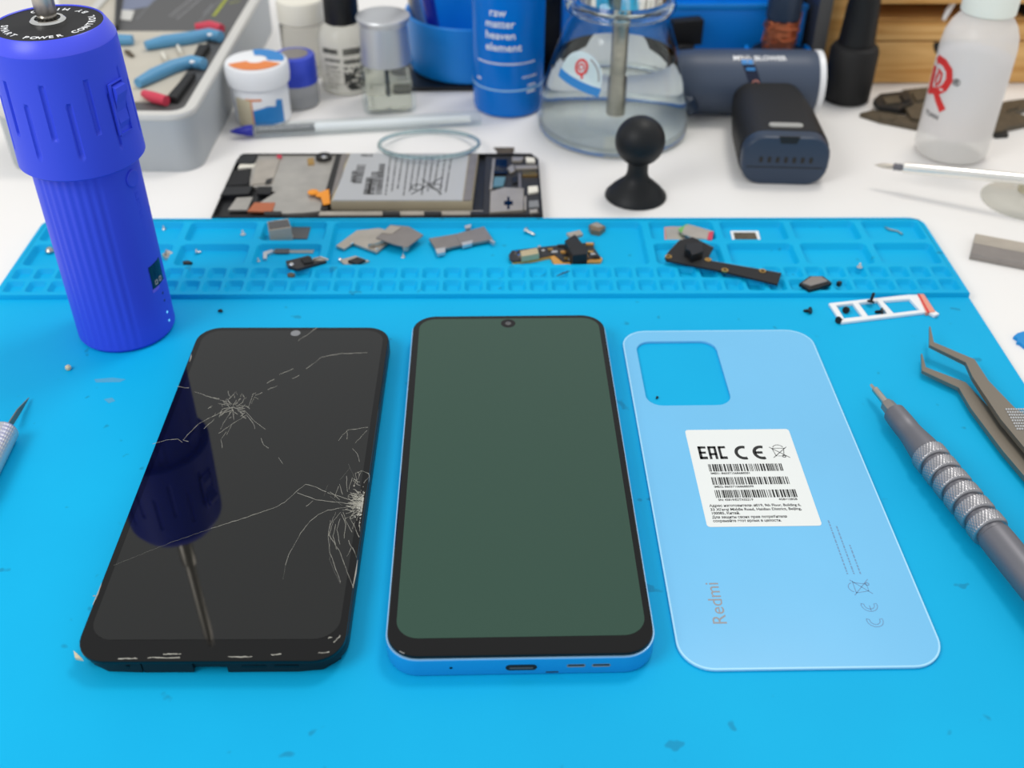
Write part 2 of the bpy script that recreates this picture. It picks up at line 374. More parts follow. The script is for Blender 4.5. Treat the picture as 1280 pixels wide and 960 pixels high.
# ------------------------------------------------------------------ cracked phone (left)
LP = T('cracked_phone', 'black phone display with shattered glass lying at the left of the row', 'phone', -130.0, 81.0, 0, -0.0135)
def cracked_phone():
    w, h = 75.0, 160.5
    fr = MB(); fr.slab(rrect(w, h-3, 8.5, 8, 0, .8), 1.6, 6.4, .5); P('frame', fr, M['black'], LP)
    gl = MB(); gl.slab(rrect(w-.6, h, 8.8, 8), 6.0, 7.3, .45); P('front_glass', gl, M['bezel'], LP)
    sc = MB(); sc.slab(rrect(w-5.0, h-9.5, 7.0, 8, 0, 2.6), 7.25, 7.36, 0); s = P('screen', sc, M['screen_dead'], LP)
    cm = MB(); cm.lathe([(1.9, 7.2), (1.9, 7.45), (1.5, 7.5)], 24, Matrix.Translation((0.6, h/2-4.2, 0))); c = P('front_camera', cm, M['grey'], LP)
    # broken bottom rail with its open slots
    P('tray_floor', MB().box(-34, 34, -h/2+5.5, h/2-6, 0, 2.2, .3), M['black'], LP)
    for pts in ([(-35.5, -h/2+9), (-33.5, -h/2+4.2), (-29, -h/2+2.0), (-19.3, -h/2+1.6), (-19.3, -h/2+9)], [(-18.9, -h/2+1.6), (-5, -h/2+1.6), (-5, -h/2+9), (-18.9, -h/2+9)], [(4.5, -h/2+1.6), (24, -h/2+1.7), (31, -h/2+2.4), (35.5, -h/2+6), (35.5, -h/2+9), (4.5, -h/2+9)]):
        P('bottom_rail', MB().slab(pts, .2, 5.8, .3), M['black'], LP)
    for x, w_ in ((-23, 1.2), (12, 7), (21, 7)):
        P('rail_opening', MB().slab(rrect(w_, .9, .42, 3), 0, .12, 0, Matrix.Translation((x, -h/2+1.66, 2.8)) @ Matrix.Rotation(pi/2, 4, 'X')), M['glass_black'], LP)
    ch = MB()
    for px, py, l in ((160, 823, 24), (205, 822, 40), (215, 817.5, 22), (300, 821, 30), (345, 818.5, 12), (405, 816, 14), (421, 803, 8), (413, 797.5, 5), (118, 745, 3)):
        p = at(px-l/2, py, 7.3); q = at(px+l/2, py-(1 if px > 300 else 0)-(7 if px == 421 else 0), 7.3)
        n = 7; ch.tube([p.lerp(q, i/n)+Vector((random.uniform(-.1, .1), random.uniform(-.15, .15), 0)) for i in range(n+1)], [random.uniform(.06, .22) for i in range(n+1)], 4)
    for px0, py0, px1, py1 in ((116, 756, 127, 729), (239, 443, 237, 452), (441, 735, 447, 700)):
        ch.tube([at(px0, py0, 7.3), at((px0+px1)/2+.5, (py0+py1)/2, 7.3), at(px1, py1, 7.3)], [.08, .22, .06], 4)
    o = P('chipped_edge', ch, M['hair'], LP, w=True); o['kind'] = 'stuff'
    co = MB(); co.slab([at(92, 814, 5)[:2], at(97, 818, 5)[:2], at(104, 825, 5)[:2], at(94, 823, 5)[:2]], 4.4, 5.4, .1); P('bent_corner', co, M['beigepr'], LP, w=True)
    # cracks: fine ridges in the glass
    Z = 7.38
    A = [[(409.7, 616), (430, 622), (445, 628)], [(446, 632), (409.7, 637.8), (398, 643), (385, 654), (376, 666), (368.6, 679), (361, 693), (357, 707)],
         [(408, 615), (395, 609), (382, 605), (370, 614.8), (355.6, 628), (345, 634), (309.7, 646), (263.7, 660.7)], [(372, 616), (385, 621), (395, 624.5), (415, 627), (440, 630)],
         [(383, 633), (391, 626)], [(411, 669), (424.5, 689), (434, 715), (441, 733)], [(411, 669), (413, 655), (420, 640)], [(411, 670), (417, 650), (426, 640)], [(421, 687), (416, 670), (420, 655)],
         [(425, 680), (421, 662), (425, 648)], [(430, 673), (432, 655), (427, 642)], [(440, 665), (432, 650), (429, 640)], [(449, 671), (444, 660), (438, 648)], [(434, 696), (439, 684), (436, 675)], [(446, 697), (440, 684)],
         [(413, 615), (425, 625)], [(423, 608), (418, 622)], [(424, 605), (428, 618)], [(433, 595), (434, 615)], [(440, 597), (436, 612)], [(447, 605), (444, 592), (452, 588), (461, 592), (463, 603)],
         [(452, 588), (448, 598), (442, 606)], [(462, 594), (455, 604)], [(413, 650), (410, 670), (412, 690), (420, 712), (426, 728)],
         [(291, 509), (267, 520), (248.4, 529.5), (228.7, 549.7)], [(268, 524), (255, 536)], [(291, 512), (281, 525.6), (275, 537)], [(307.5, 519), (290, 530), (273.6, 542)], [(290, 530), (283.5, 543.7)],
         [(291, 509), (306.4, 513.6), (316, 524.5), (331.6, 537)], [(308, 518), (318, 531), (319, 536)], [(295, 507), (310.8, 508), (316.3, 493), (320, 491.5)], [(314, 505), (318, 496), (323, 499)], [(319, 494.5), (328, 490.6)],
         [(335, 487), (347, 482.4)], [(333, 479), (343, 474)], [(349, 468), (367, 460.5)], [(365, 473.5), (374, 469)], [(383, 461), (401.4, 447), (412, 444), (424.4, 442.3), (459, 440.7)],
         [(372, 426), (384, 418), (396.5, 409.5)], [(244, 490), (262, 496), (285, 503)], [(221, 483), (236, 485)], [(422.8, 550.6), (434, 537.5), (460, 534)], [(444, 554), (459, 538)], [(434, 539), (434, 549)],
         [(441, 560.4), (447, 568), (449, 577)], [(191, 555), (208, 550), (222, 549), (228, 553)], [(228, 549.7), (236, 552)], [(286, 499), (295, 489.5), (297, 494)], [(291, 509), (292, 525)], [(275, 517), (290, 513)], [(277, 511), (292, 509)],
         [(296, 509), (304, 511)], [(300, 521), (306, 516)], [(278, 560), (276, 550), (283, 540)], [(326, 548), (330, 556), (336, 560)], [(348, 572), (354, 580)]]
    B = [[(263.7, 660.7), (211, 679), (142.3, 706.6)], [(330, 638), (309, 646)], [(413, 655), (412, 700), (425, 730)], [(444, 600), (436, 580)], [(425, 600), (438, 584)], [(357, 707), (354, 724)], [(413, 620), (428, 632)], [(410, 606), (405, 620)]]
    # dense radiating fractures around the two blows
    def jag(x0, y0, a, l, n=4):
        pts = [(x0, y0)]
        for i in range(n):
            a += random.uniform(-.45, .45); x0 += cos(a)*l/n; y0 += sin(a)*l/n; pts.append((x0, y0))
        return pts
    for i in range(85):
        a = random.uniform(0, 2*pi); rr = abs(random.gauss(0, 1))
        x, y = 451+cos(a)*rr*7, 630+sin(a)*rr*15
        if x > 457-(y-600)*.14: x = 452-(y-600)*.14-random.random()*5
        A.append(jag(x, y, math.atan2(y-630, x-466)+random.uniform(-.6, .6), random.uniform(4, 13), 3))
    for i in range(42):
        a = random.uniform(0, 2*pi); rr = random.uniform(2, 24)
        A.append(jag(291+cos(a)*rr*1.2, 509+sin(a)*rr*.62, a+random.uniform(-.7, .7), random.uniform(3, 9), 2))
    def lim(x, y):
        return (min(x, 461.5-(y-600)*.138), y)
    for nm, lst, m_, r0, r1 in (('crack', A, M['hair'], .035, .13), ('faint_crack', B, M['hair2'], .03, .06)):
        mb = MB()
        for pl in lst:
            pts = []
            for (xa, ya), (xb, yb) in zip(pl, pl[1:]):
                k = max(1, int(math.hypot(xb-xa, yb-ya)/4))
                pts += [(xa+(xb-xa)*i/k, ya+(yb-ya)*i/k) for i in range(k)]
            pts.append(pl[-1])
            pts = [lim(x+random.uniform(-.5, .5), y+random.uniform(-.4, .4)) for x, y in pts]
            mb.tube([at(x, y, Z) for x, y in pts], [random.uniform(r0, r1) for _ in pts], 3)
        o = P(nm, mb, m_, LP, w=True); o['kind'] = 'stuff'
    cr = MB()
    for i in range(130):
        x, y = random.gauss(452, 3.2), random.gauss(631, 8)
        x = min(x, 457-(y-600)*.138)
        p = at(x, y, Z-.02); s_ = random.uniform(.12, .42); a = random.uniform(0, pi)
        cr.slab([(p.x+s_*cos(a+k*2.1+random.random()*.6), p.y+s_*sin(a+k*2.1+random.random()*.6)) for k in range(3)], Z-.1, Z+random.uniform(0, .15))
    o = P('glass_splinter', cr, M['hair'], LP, w=True); o['kind'] = 'stuff'
cracked_phone()

# ------------------------------------------------------------------ whole phone (middle)
MP = T('smartphone', 'phone with switched-off greenish screen and blue frame lying in the middle', 'phone', -45.0, 83.6, 0, 0.0025)
def middle_phone():
    w, h = 76.0, 167.2
    fr = MB(); fr.slab(rrect(w, h, 9.5, 10), 0.1, 7.0, .5, None, 1.2); P('frame', fr, M['frame_blue'], MP)
    rm = MB(); o_ = rrect(w-.15, h-.15, 9.4, 10); i_ = rrect(w-1.6, h-1.6, 8.7, 10)
    rm.plate(o_, [i_], 6.6, 7.25, .1); P('frame_rim', rm, M['rim_blue'], MP, label='pale shiny rim')
    gl = MB(); gl.slab(rrect(w-1.0, h-1.0, 9.0, 10), 6.9, 8.5, .8); P('front_glass', gl, M['bezel'], MP)
    sc = MB(); sc.slab(rrect(w-5.6, h-9.4, 6.5, 10, .2, 1.9), 8.45, 8.54, 0); P('screen', sc, M['screen_off'], MP)
    cm = MB(); cm.lathe([(2.9, 8.5), (2.8, 8.58)], 28, Matrix.Translation((-.2, h/2-6.2, 0))); c = P('front_camera', cm, M['bezel'], MP)
    l = MB(); l.lathe([(1.2, 8.57), (1.1, 8.62)], 20, Matrix.Translation((-.2, h/2-6.2, 0))); P('lens', l, M['darkcard'], c)
    B = Matrix.Translation((0, -h/2+.02, 3.6)) @ Matrix.Rotation(pi/2, 4, 'X')
    prt = MB(); prt.plate(rrect(9.6, 3.4, 1.7, 6), [rrect(8.8, 2.6, 1.3, 6)], -.3, .12, 0, B); pr = P('charging_port', prt, M['frame_blue'], MP)
    k = MB(); k.slab(rrect(8.8, 2.6, 1.3, 6), 0, .06, 0, B); P('port_cavity', k, M['matteblack'], pr)
    k = MB(); k.slab(rrect(6.6, .7, .3, 4, 0, -.3), .05, .14, 0, B); P('port_tongue', k, M['darkcard'], pr)
    for i, x in enumerate((15.2, 22.2)):
        g = MB(); g.slab(rrect(5.2, 1.3, .6, 5, x, .3), 0, .06, 0, B); q = P('speaker_slot', g, M['grey'], MP)
        g = MB(); g.slab(rrect(4.6, .55, .27, 4, x, .55), .05, .08, 0, B); P('slot_shadow_gap', g, M['glass_black'], q)
    g = MB(); g.slab(rrect(3.6, .6, .29, 4, 8.6, -2.3), 0, .06, 0, B); P('frame_notch', g, M['slate2'], MP)
    g = MB(); g.lathe([(.45, 0), (.45, .06)], 12, B @ Matrix.Translation((-19.5, .2, 0))); P('microphone_hole', g, M['glass_black'], MP)
middle_phone()

# ------------------------------------------------------------------ back cover (right)
BC = T('back_cover', 'light blue phone back cover with camera cut-out and white printed label', 'phone cover', 38.0, 83.0, 0, 0.0)
def back_cover():
    w, h = 76.0, 165.6
    oc = rrect(w, h, 10, 10); hole = rrect(31.6, 40.6, 6, 8, -17.2, 55.3)
    mb = MB(); mb.plate(oc, [hole], 0.05, .95, .3); P('shell', mb, M['cover'], BC)
    mb = MB(); mb.plate(rrect(w+.1, h+.1, 10, 10), [rrect(w-1.0, h-1.0, 9.5, 10)], .2, .98, .05); P('shell_edge', mb, M['cover_edge'], BC)
    # label
    lw, lh = 37.2, 48.2; LX, LY, LZ = -2.8, -3.2, .95
    lab = MB(); lab.slab(rrect(lw, lh, 1.2, 5, LX, LY), LZ, LZ+.12); L = P('label_sticker', lab, M['paper'], BC)
    zt = LZ+.12
    def put(mb, x, y, m=M['ink'], n='printed_mark', par=L):
        place(mb, LX+x, LY+y, zt); return P(n, mb, m, par, smooth=False)
    # EAC mark
    def bx(x0, x1, y0, y1): return MB().box(x0, x1, y0, y1, 0, .04)
    t_ = 1.1; eac = join(bx(0, t_, 0, 5.6), bx(0, 3.0, 0, t_), bx(0, 3.0, 4.65, 5.6), bx(0, 2.7, 2.4, 3.3),
                       bx(3.7, 4.65, 0, 5.6), bx(5.9, 6.85, 0, 5.6), bx(3.7, 6.85, 4.65, 5.6), bx(3.7, 6.85, 1.7, 2.6), bx(7.6, 8.55, 0, 5.6), bx(7.6, 10.4, 0, t_), bx(7.6, 10.4, 4.65, 5.6))
    eac.v = [Vector((p.x*.93, p.y*1.2, p.z)) for p in eac.v]; put(eac, -15.6, 8.4)
    ce = join(strip(arc(2.9, 2.9, 2.5, 70, 290), 1.15), strip(arc(9.1, 2.9, 2.5, 70, 290), 1.15), MB().box(6.8, 9.4, 2.4, 3.4, 0, .04))
    ce.v = [Vector((p.x*1.02, p.y*1.18, p.z)) for p in ce.v]; put(ce, -2.9, 8.2)
    def bin_():
        return join(strip([(-2.2, 2.0), (-1.5, -2.0), (1.2, -2.0), (1.9, 2.0)], .22), strip([(-2.4, 2.0), (2.4, 2.0)], .22), strip(arc(0, 1.9, 1.9, 20, 160, 8), .22),
                    strip([(-3.1, 2.7), (3.1, -2.9)], .24), strip([(3.0, 2.7), (-2.6, -2.9)], .24), strip(arc(1.2, -2.2, .55, 0, 360, 10), .3))
    put(bin_(), 12.6, 11.7)
    rnd = random.Random(3)
    for y0, wd in ((2.1, 25.4), (-4.5, 26.0), (-10.8, 27.2)):
        mb = MB(); x = 0
        while x < wd:
            b = rnd.choice((.22, .22, .4, .4, .62)); g = rnd.choice((.2, .2, .32, .5))
            mb.box(x, min(wd, x+b), 0, 3.7, 0, .03); x += b+g
        o = put(mb, -13.4, y0, n='barcode'); o['kind'] = 'stuff'
    for body, x, y, s in (('IMEI1: 860371068688581', -13.2, 1.1, 1.35), ('IMEI2: 860371068688599', -13.2, -5.5, 1.35), ('SN: 43819/E2TX02219', -12.9, -11.8, 1.35), ('4GB+128GB', 7.2, -11.8, 1.35),
                          ("Адрес изготовителя: #019, 9th Floor, Building 6,", -16.3, -14.5, 1.62), ("33 Xi'erqi Middle Road, Haidian District, Beijing,", -16.3, -16.3, 1.62), ('100085, Китай.', -16.3, -18.0, 1.62),
                          ('Для защиты своих прав потребителя', -16.3, -19.8, 1.62), ('сохраняйте этот ярлык в целости.', -16.3, -21.5, 1.62)):
        mb = text_mb(body, s*1.0, 'LEFT', .024*s, .02)
        wid = max(p.x for p in mb.v) if mb.v else 1
        tgt = {'IMEI1': 13.3, 'IMEI2': 13.3, 'SN: 4': 11.6, '4GB+1': 6.2, 'Адрес': 30.2, "33 Xi": 30.0, '10008': 9.4, 'Для з': 24.4, 'сохра': 22.2}[body[:5]]
        mb.v = [Vector((p.x*tgt/wid, p.y, p.z)) for p in mb.v]
        put(mb, x, y, n='printed_text')
    # maker's word near the lower left corner, reading upwards
    wm = text_mb('Redmi', 6.0, 'LEFT', .0, .02); wid = max(p.x for p in wm.v); wm.v = [Vector((p.x*16.2/wid, p.y, p.z)) for p in wm.v]
    place(wm, -23.9, -67.0, .96, pi/2); P('printed_text', wm, M['greyink'], BC, smooth=False)
    def side(mb, x, y): place(mb, x, y, .96, pi/2); return P('printed_mark', mb, M['faint'], BC, smooth=False)
    def ring_stroke(r0, r1, cx, cy): # outlined C of the CE mark
        pts = arc(cx, cy, r1, 75, 285)+arc(cx, cy, r0, 285, 75); return strip(pts+pts[:1], .22)
    side(join(ring_stroke(1.5, 2.4, 2.4, 0), ring_stroke(1.5, 2.4, 8.2, 0), strip([(6.0, 0), (8.0, 0)], .2)), 21.5, -68.5)
    side(bin_(), 21.0, -53.3)
    for k, (l0, l1) in enumerate(((0, 22), (0, 20.5), (0, 12))):
        mb = MB(); x = l0
        while x < l1:
            b = rnd.uniform(.5, 1.6); mb.box(x, x+b, 0, .45, 0, .02); x += b+rnd.uniform(.25, .5)
        o = side(mb, 18.6+k*2.0, -48.0); o['kind'] = 'stuff'
back_cover()

# ------------------------------------------------------------------ electric screwdriver (upper left)
DR = T('electric_screwdriver', 'tall royal blue electric screwdriver standing upright on the mat', 'screwdriver', -199.0, 173.0, 0)
def driver():
    fa = face(-199, 173)
    def flute(r, z, a):
        d = math.degrees((a-fa+pi) % (2*pi)-pi)
        for c0 in (-26, 154):
            u = d-c0; u = (u+180) % 360-180
            if abs(u) < 38 and 4 < z < 78: return r-.27*(1-cos(2*pi*u/9.5))/2*min(1, (z-4)/4)
        return r
    prof = [(16.5, 0), (18.2, .5), (18.8, 1.6)]+[(18.8-.25*i/12, 1.6+76*i/12) for i in range(13)]
    b = MB(); b.lathe(prof, 300, None, True, True, flute); P('body', b, M['drv'], DR, 50)
    slots = []
    for k in range(18): slots.append((-1+19.2*(k-7), 84.5 if k % 2 else 91.5, 102 if k % 2 else 109))
    def slot(r, z, a):
        d = math.degrees((a-fa+pi) % (2*pi)-pi)
        if 38 < d < 56: return r
        for c0, z0, z1 in slots:
            u = (d-c0+180) % 360-180
            if abs(u) < 4:
                dd = math.hypot(u*pi/180*21.5, max(0, z0-z, z-z1))
                if dd < .95: return r-.75*min(1, (0.95-dd)/.35)
        return r
    zs = [76.2, 76.9, 78]+[80+.75*i for i in range(45)]+[114.5, 116, 118]
    hp = [(21.3, 75.6)]+[(21.9-.026*(z-76), z) for z in zs]
    hd = MB(); hd.lathe(hp+[(20.75, 118.6)], 360, None, True, False, slot); P('head', hd, M['drv'], DR, 40)
    cp = MB(); cp.lathe([(20.75, 118.5), (20.6, 119.2), (18.2, 123.4), (17.9, 123.6), (17.5, 123.3), (17.5, 122.5)], 120, None, False, True); c = P('head_rim', cp, M['drv_rim'], DR, label='bevelled blue rim')
    ds = MB(); ds.lathe([(17.4, 122.4), (17.4, 123.2)], 96); d_ = P('top_disc', ds, M['matteblack'], DR)
    mbt = MB()
    body = 'SMART POWER CONTROL BY MICRO '; n = len(body)
    for i, chs in enumerate(body):
        if chs == ' ': continue
        t = text_mb(chs, 3.1, 'CENTER', .09, .03); a = fa-R(8)-i*2*pi/n*0.86
        a = fa-R(100)+i*2*pi/n*.88
        Mx = Matrix.Translation((0, 0, 123.24)) @ Matrix.Rotation(a, 4, 'Z') @ Matrix.Translation((14.0, 0, 0)) @ Matrix.Rotation(pi/2, 4, 'Z')
        mbt.add([Mx @ p for p in t.v], t.f)
    P('printed_text', mbt, M['white'], d_, smooth=False)
    co = MB(); co.lathe([(5.8, 123.0), (5.8, 124.4), (5.2, 125.0), (4.2, 125.0), (4.0, 123.4)], 48, None, True, True); k = P('chuck_collar', co, M['chrome'], DR)
    co = MB()
    for i in range(12):
        a = i*pi/6; co.box(3.0, 4.2, -.45, .45, 123.3, 124.7, 0, Matrix.Rotation(a, 4, 'Z'))
    P('collar_teeth', co, M['black'], k)
    sh = MB(); sh.lathe([(2.8, 123.0), (3.2, 126), (3.5, 127.5), (3.5, 152), (3.2, 153)], 40); P('bit_holder', sh, M['steel'], DR)
    tp = MB(); tp.lathe([(2.4, 152.5), (2.4, 205), (1.2, 215)], 24); P('bit', tp, M['steel'], DR)
    # rocker switch in its frame, round button, display, battery lights
    def onshell(mb, r, deg, z): return wrap(mb, lambda q: r, fa+R(deg), z)
    fr = onshell(join(strip([(-3.2, -9), (-3.2, 9), (3.2, 9), (3.2, -9), (-3.2, -9)], .9, .9)), 21.4, 47, 97); f = P('switch_frame', fr, M['drv'], DR)
    nb = MB(); 
    for (y0, h0), (y1, h1) in zip([(-7.5, .2), (-5, .9), (-1, .6), (2, 1.2), (5.5, 2.6), (7.6, 2.3)], [(-5, .9), (-1, .6), (2, 1.2), (5.5, 2.6), (7.6, 2.3), (8.2, .2)]):
        nb.add([(-2.5, y0, 0), (2.5, y0, 0), (2.5, y1, 0), (-2.5, y1, 0), (-2.5, y0, h0), (2.5, y0, h0), (2.5, y1, h1), (-2.5, y1, h1)], [(4, 5, 6, 7), (0, 4, 7, 3), (1, 2, 6, 5), (0, 1, 5, 4), (2, 3, 7, 6)])
    onshell(nb, 21.35, 47, 97); P('switch_rocker', nb, M['drv'], f)
    bt = MB(); bt.lathe([(3.3, -.6), (3.3, .5), (2.9, .8)], 32); onshell(bt, 18.55, 50, 69); P('round_button', bt, M['drv'], DR)
    lc = MB(); lc.slab(rrect(8.2, 9.6, .8, 3), 0, .12); 
    # subdivide the window so it follows the shell
    lc = MB(); n = 8
    for i in range(n):
        x0, x1 = -4.1+8.2*i/n, -4.1+8.2*(i+1)/n
        lc.add([(x0, -4.8, .15), (x1, -4.8, .15), (x1, 4.8, .15), (x0, 4.8, .15), (x0, -4.8, -.3), (x1, -4.8, -.3), (x1, 4.8, -.3), (x0, 4.8, -.3)], [(0, 1, 2, 3), (0, 4, 5, 1), (3, 2, 6, 7)])
    onshell(lc, 18.75, 54, 28); D = P('display_window', lc, M['lcd'], DR)
    dg = MB()
    for x in (-1.6, 1.2): dg.plate(rrect(1.9, 2.0, .5, 3, x, -2.9), [rrect(1.0, 1.1, .3, 3, x, -2.9)], .1, .22)
    onshell(dg, 18.8, 54, 28); P('display_digits', dg, M['greytxt'], D)
    sm = onshell(strip([(-4.6, -6.6), (-1, -6.4), (4, -5.8)], 1.6, .08), 18.75, 54, 29); P('paint_smear', sm, M['violet'], DR)
    for i, z in enumerate((18.5, 15.0, 9.5, 5.5)):
        q = MB(); q.lathe([(.55, 0), (.5, .12)], 12); onshell(q, 18.75, 57, z); P('status_light', q, M['led_on'] if i > 1 else M['navy'], DR)
    tx = onshell(place(text_mb('ELECTRIC SCREWDRIVER', 2.6, 'CENTER', .0, .03), 0, 0, 0, -pi/2), 18.65, 51, 49); P('embossed_text', tx, M['drv'], DR, smooth=False)
driver()

# ------------------------------------------------------------------ precision screwdriver (right)
def screwdriver():
    tip = at(1089, 481, 5.0); end = at(1306, 748, 7.6); d = (end-tip).normalized()
    S = T('precision_screwdriver', 'gunmetal grey precision screwdriver with knurled grip rings lying beside the cover', 'screwdriver', *tip, q=axisq(d))
    b = MB(); b.lathe([(.6, 0), (.75, 2.2), (1.25, 3), (1.3, 11.2)], 16, None, True, True, lambda r, z, a: r*(1-.28*abs(sin(2*a))) if z < 2.6 else r); P('bit', b, M['steel'], S)
    b = MB(); b.lathe([(1.6, 11.2), (2.5, 12.0), (2.7, 15.8), (2.3, 16.6), (2.3, 19.0)], 6); P('bit_collar', b, M['tin_dark'], S)
    b = MB(); b.lathe([(2.4, 17.0), (3.5, 17.1), (3.9, 17.6), (4.1, 23), (4.15, 27), (4.05, 27.4), (4.3, 31), (5.0, 37), (5.2, 41)], 48); P('front_sleeve', b, M['gun'], S)
    b = MB(); b.lathe([(4.75, 39.5), (4.75, 82)], 48); g = P('grip_core', b, M['gun'], S)
    for k in range(6):
        z0 = 40.6+k*6.75
        rows = [(4.7, z0), (5.45, z0+.12), (5.75, z0+.45)]+[(5.85, z0+.5+.24*i) for i in range(18)]+[(5.75, z0+4.75), (5.5, z0+5.1), (4.7, z0+5.2)]
        def kn(r, z, a, z0=z0):
            if r < 5.8: return r
            u = (z-z0)/.95; return r+.17*sin(a*34)*(1 if int(u) % 2 else -1)*abs(sin(pi*u))
        rb = MB(); rb.lathe(rows, 136, None, False, False, kn); P('knurled_ring', rb, M['knurl'], g, 60)
    b = MB(); b.lathe([(4.7, 80.8), (5.2, 81.3), (5.3, 84), (5.2, 110), (4.9, 128), (4.6, 129)], 48); P('handle', b, M['gun'], S)
screwdriver()

# ------------------------------------------------------------------ tweezers
def tweezers():
    S = T('tweezers', 'bronze grey angled tweezers lying open at the mat\'s right edge', 'tweezers', 138, 90, 0)
    def px(l): return [(1100+x*.21875, 390+y*.21875) for x, y in l]
    def arm(left, right, z, tail, zs):
        Lp = [at(x, y, z) for x, y in px(left)]+[Vector((*tail[0], z))]; Rp = [at(x, y, z) for x, y in px(right)]+[Vector((*tail[1], z))]
        mb = MB(); n = len(Lp); th = [.9, 1.3, 1.6, 1.8, 2.0, 2.0, 2.0][:n]
        hz = zs
        v = []
        for i in range(n): v += [Lp[i]+Vector((0, 0, hz[i])), Rp[i]+Vector((0, 0, hz[i])), Rp[i]+Vector((0, 0, hz[i]-th[i])), Lp[i]+Vector((0, 0, hz[i]-th[i]))]
        f = [(3, 2, 1, 0), tuple(4*(n-1)+k for k in range(4))]
        for i in range(n-1):
            for k in range(4): f.append((4*i+k, 4*i+(k+1) % 4, 4*i+4+(k+1) % 4, 4*i+4+k))
        mb.add(v, f); return mb
    up = arm([(282, 82), (282, 188), (490, 288), (530, 372), (690, 612), (823, 772)], [(288, 82), (308, 172), (540, 270), (620, 392), (768, 545), (870, 620)], 6.5, ((143, -10), (151.5, -10)), [0]*7)
    lo = arm([(235, 238), (240, 335), (450, 432), (520, 550), (700, 790), (823, 935)], [(241, 238), (262, 315), (490, 402), (600, 520), (700, 630), (823, 790)], 3.2, ((142.5, -10), (150.5, -10)), [0]*7)
    a = P('tweezer_arm', up, M['tweez'], S, w=True, smooth=False); P('tweezer_arm', lo, M['tweez'], S, w=True, smooth=False)
    pd = MB()
    for i in range(9):
        for j in range(8):
            x, y = 716+i*14+j*9, 556+j*16
            if x > 870: continue
            p = at(1100+x*.21875, 390+y*.21875, 6.5); q = at(1100+(x+10)*.21875, 390+(y+2)*.21875, 6.5)
            pd.tube([p, q], .55, 5)
    o = P('grip_ridge', pd, M['satin'], a, w=True); o['kind'] = 'stuff'
    e = MB(); e.box(142.5, 151.5, -24, -6, .0, 6.5, .4); P('joined_end', e, M['tweez'], S, w=True)
tweezers()

# ------------------------------------------------------------------ craft knife (left edge)
def knife():
    d = (at(0, 588, 4.6)-at(21, 545, 4.6)).normalized(); s0 = at(7.5, 537, 4.6)
    S = T('craft_knife', 'small craft knife with white knurled metal handle at the left edge', 'knife', *s0, q=axisq(d))
    b = MB()
    rows = [(2.2, -.4), (3.6, 0), (4.2, .7)]+[(4.5, 1+.55*i) for i in range(60)]+[(4.3, 35), (4.0, 36), (4.0, 110)]
    def kn(r, z, a): return r+(.14*sin(a*18+z*4)*sin(a*18-z*4) if r == 4.5 else 0)
    b.lathe(rows, 108, None, True, True, kn); P('handle', b, M['satin'], S, 60)
    t = at(36, 497, 1.2); p0 = at(9.5, 530, 5.0); p1 = at(15, 528.5, 4.4)
    q1 = at(28, 508, 2.6)
    th = Vector((0.25, .1, .05))
    bl = MB(); pts = [p0, at(22, 511, 3.6), t, at(26, 515, 1.2), at(16, 531, 2.4)]
    bl.add([p+th for p in pts]+[p-th for p in pts], [(0, 1, 2, 3, 4), (9, 8, 7, 6, 5)]+[(i, 5+i, 5+(i+1) % 5, (i+1) % 5) for i in range(5)])
    P('blade', bl, M['tweez'], S, w=True, smooth=False)
knife()

# ------------------------------------------------------------------ card tray, screws, small parts on the mat
def simtray():
    S = T('card_tray', 'white phone card tray with a salmon stripe lying at the mat\'s right', 'card tray', *at(1105, 386, 0))
    o = [at(x, y, 1.2)[:2] for x, y in ((1036, 379), (1147, 367), (1158, 390), (1052, 403))]
    h1 = [at(x, y, 1.2)[:2] for x, y in ((1045, 381.5), (1066, 379), (1078, 395.5), (1055, 398))]
    h2 = [at(x, y, 1.2)[:2] for x, y in ((1073, 378.5), (1097, 376), (1109, 392), (1085, 395))]
    h3 = [at(x, y, 1.2)[:2] for x, y in ((1103, 376), (1137, 373.5), (1150, 387.5), (1117, 391.5))]
    mb = MB(); mb.plate(o, [h1, h2, h3], .05, 1.2, .12); P('tray_frame', mb, M['white'], S, w=True)
    mb = MB(); mb.pq([(1147, 367), (1154, 366.5), (1169, 389), (1158, 391)], 1.5, 1.45); P('tray_cap', mb, M['pink'], S, w=True, label='salmon pink end cap')
    mb = MB(); mb.pq([(1147, 367.4), (1149, 367.2), (1162, 390), (1159.5, 390.6)], 1.6, .3); P('seal_stripe', mb, M['red'], S, w=True)
    mb = MB(); mb.pq([(1160, 390), (1169, 388.5), (1174, 392), (1168, 394.5)], 1.2, 1.1); P('tray_lug', mb, M['white'], S, w=True)
simtray()
def screw_thing(label, p, q, m, r=.75, l=2.4, hr=1.5, hh=.9, group=None):
    s = T('screw', label, 'screw', *p, q=q, group=group)
    b = MB(); b.lathe([(hr*.95, 0), (hr, .15), (hr, hh-.2), (hr*.8, hh)], 16); h = P('screw_head', b, m, s)
    b = MB(); b.lathe([(r, hh-.1)]+[(r*(1 if i % 2 else .78), hh+.25*i) for i in range(int(l/.25))]+[(r*.5, hh+l)], 12, None, False, True); P('screw_shank', b, m, s)
    return s
def q_lie(a, t=12): return axisq((cos(R(a)), sin(R(a)), -sin(R(t))))
G = 'small black screws by the card tray'
screw_thing('small black screw lying on the mat left of the white card tray', at(1014, 388, 1.4), q_lie(150, 25), M['black'], group=G)
screw_thing('small black screw inside the leftmost opening of the card tray', at(1057, 388, 1.4), q_lie(50), M['black'], group=G)
screw_thing('small black screw upright against the upper bar of the card tray', at(1088, 378, 1.5), axisq((.25, .35, .8)), M['black'], l=3.4, group=G)
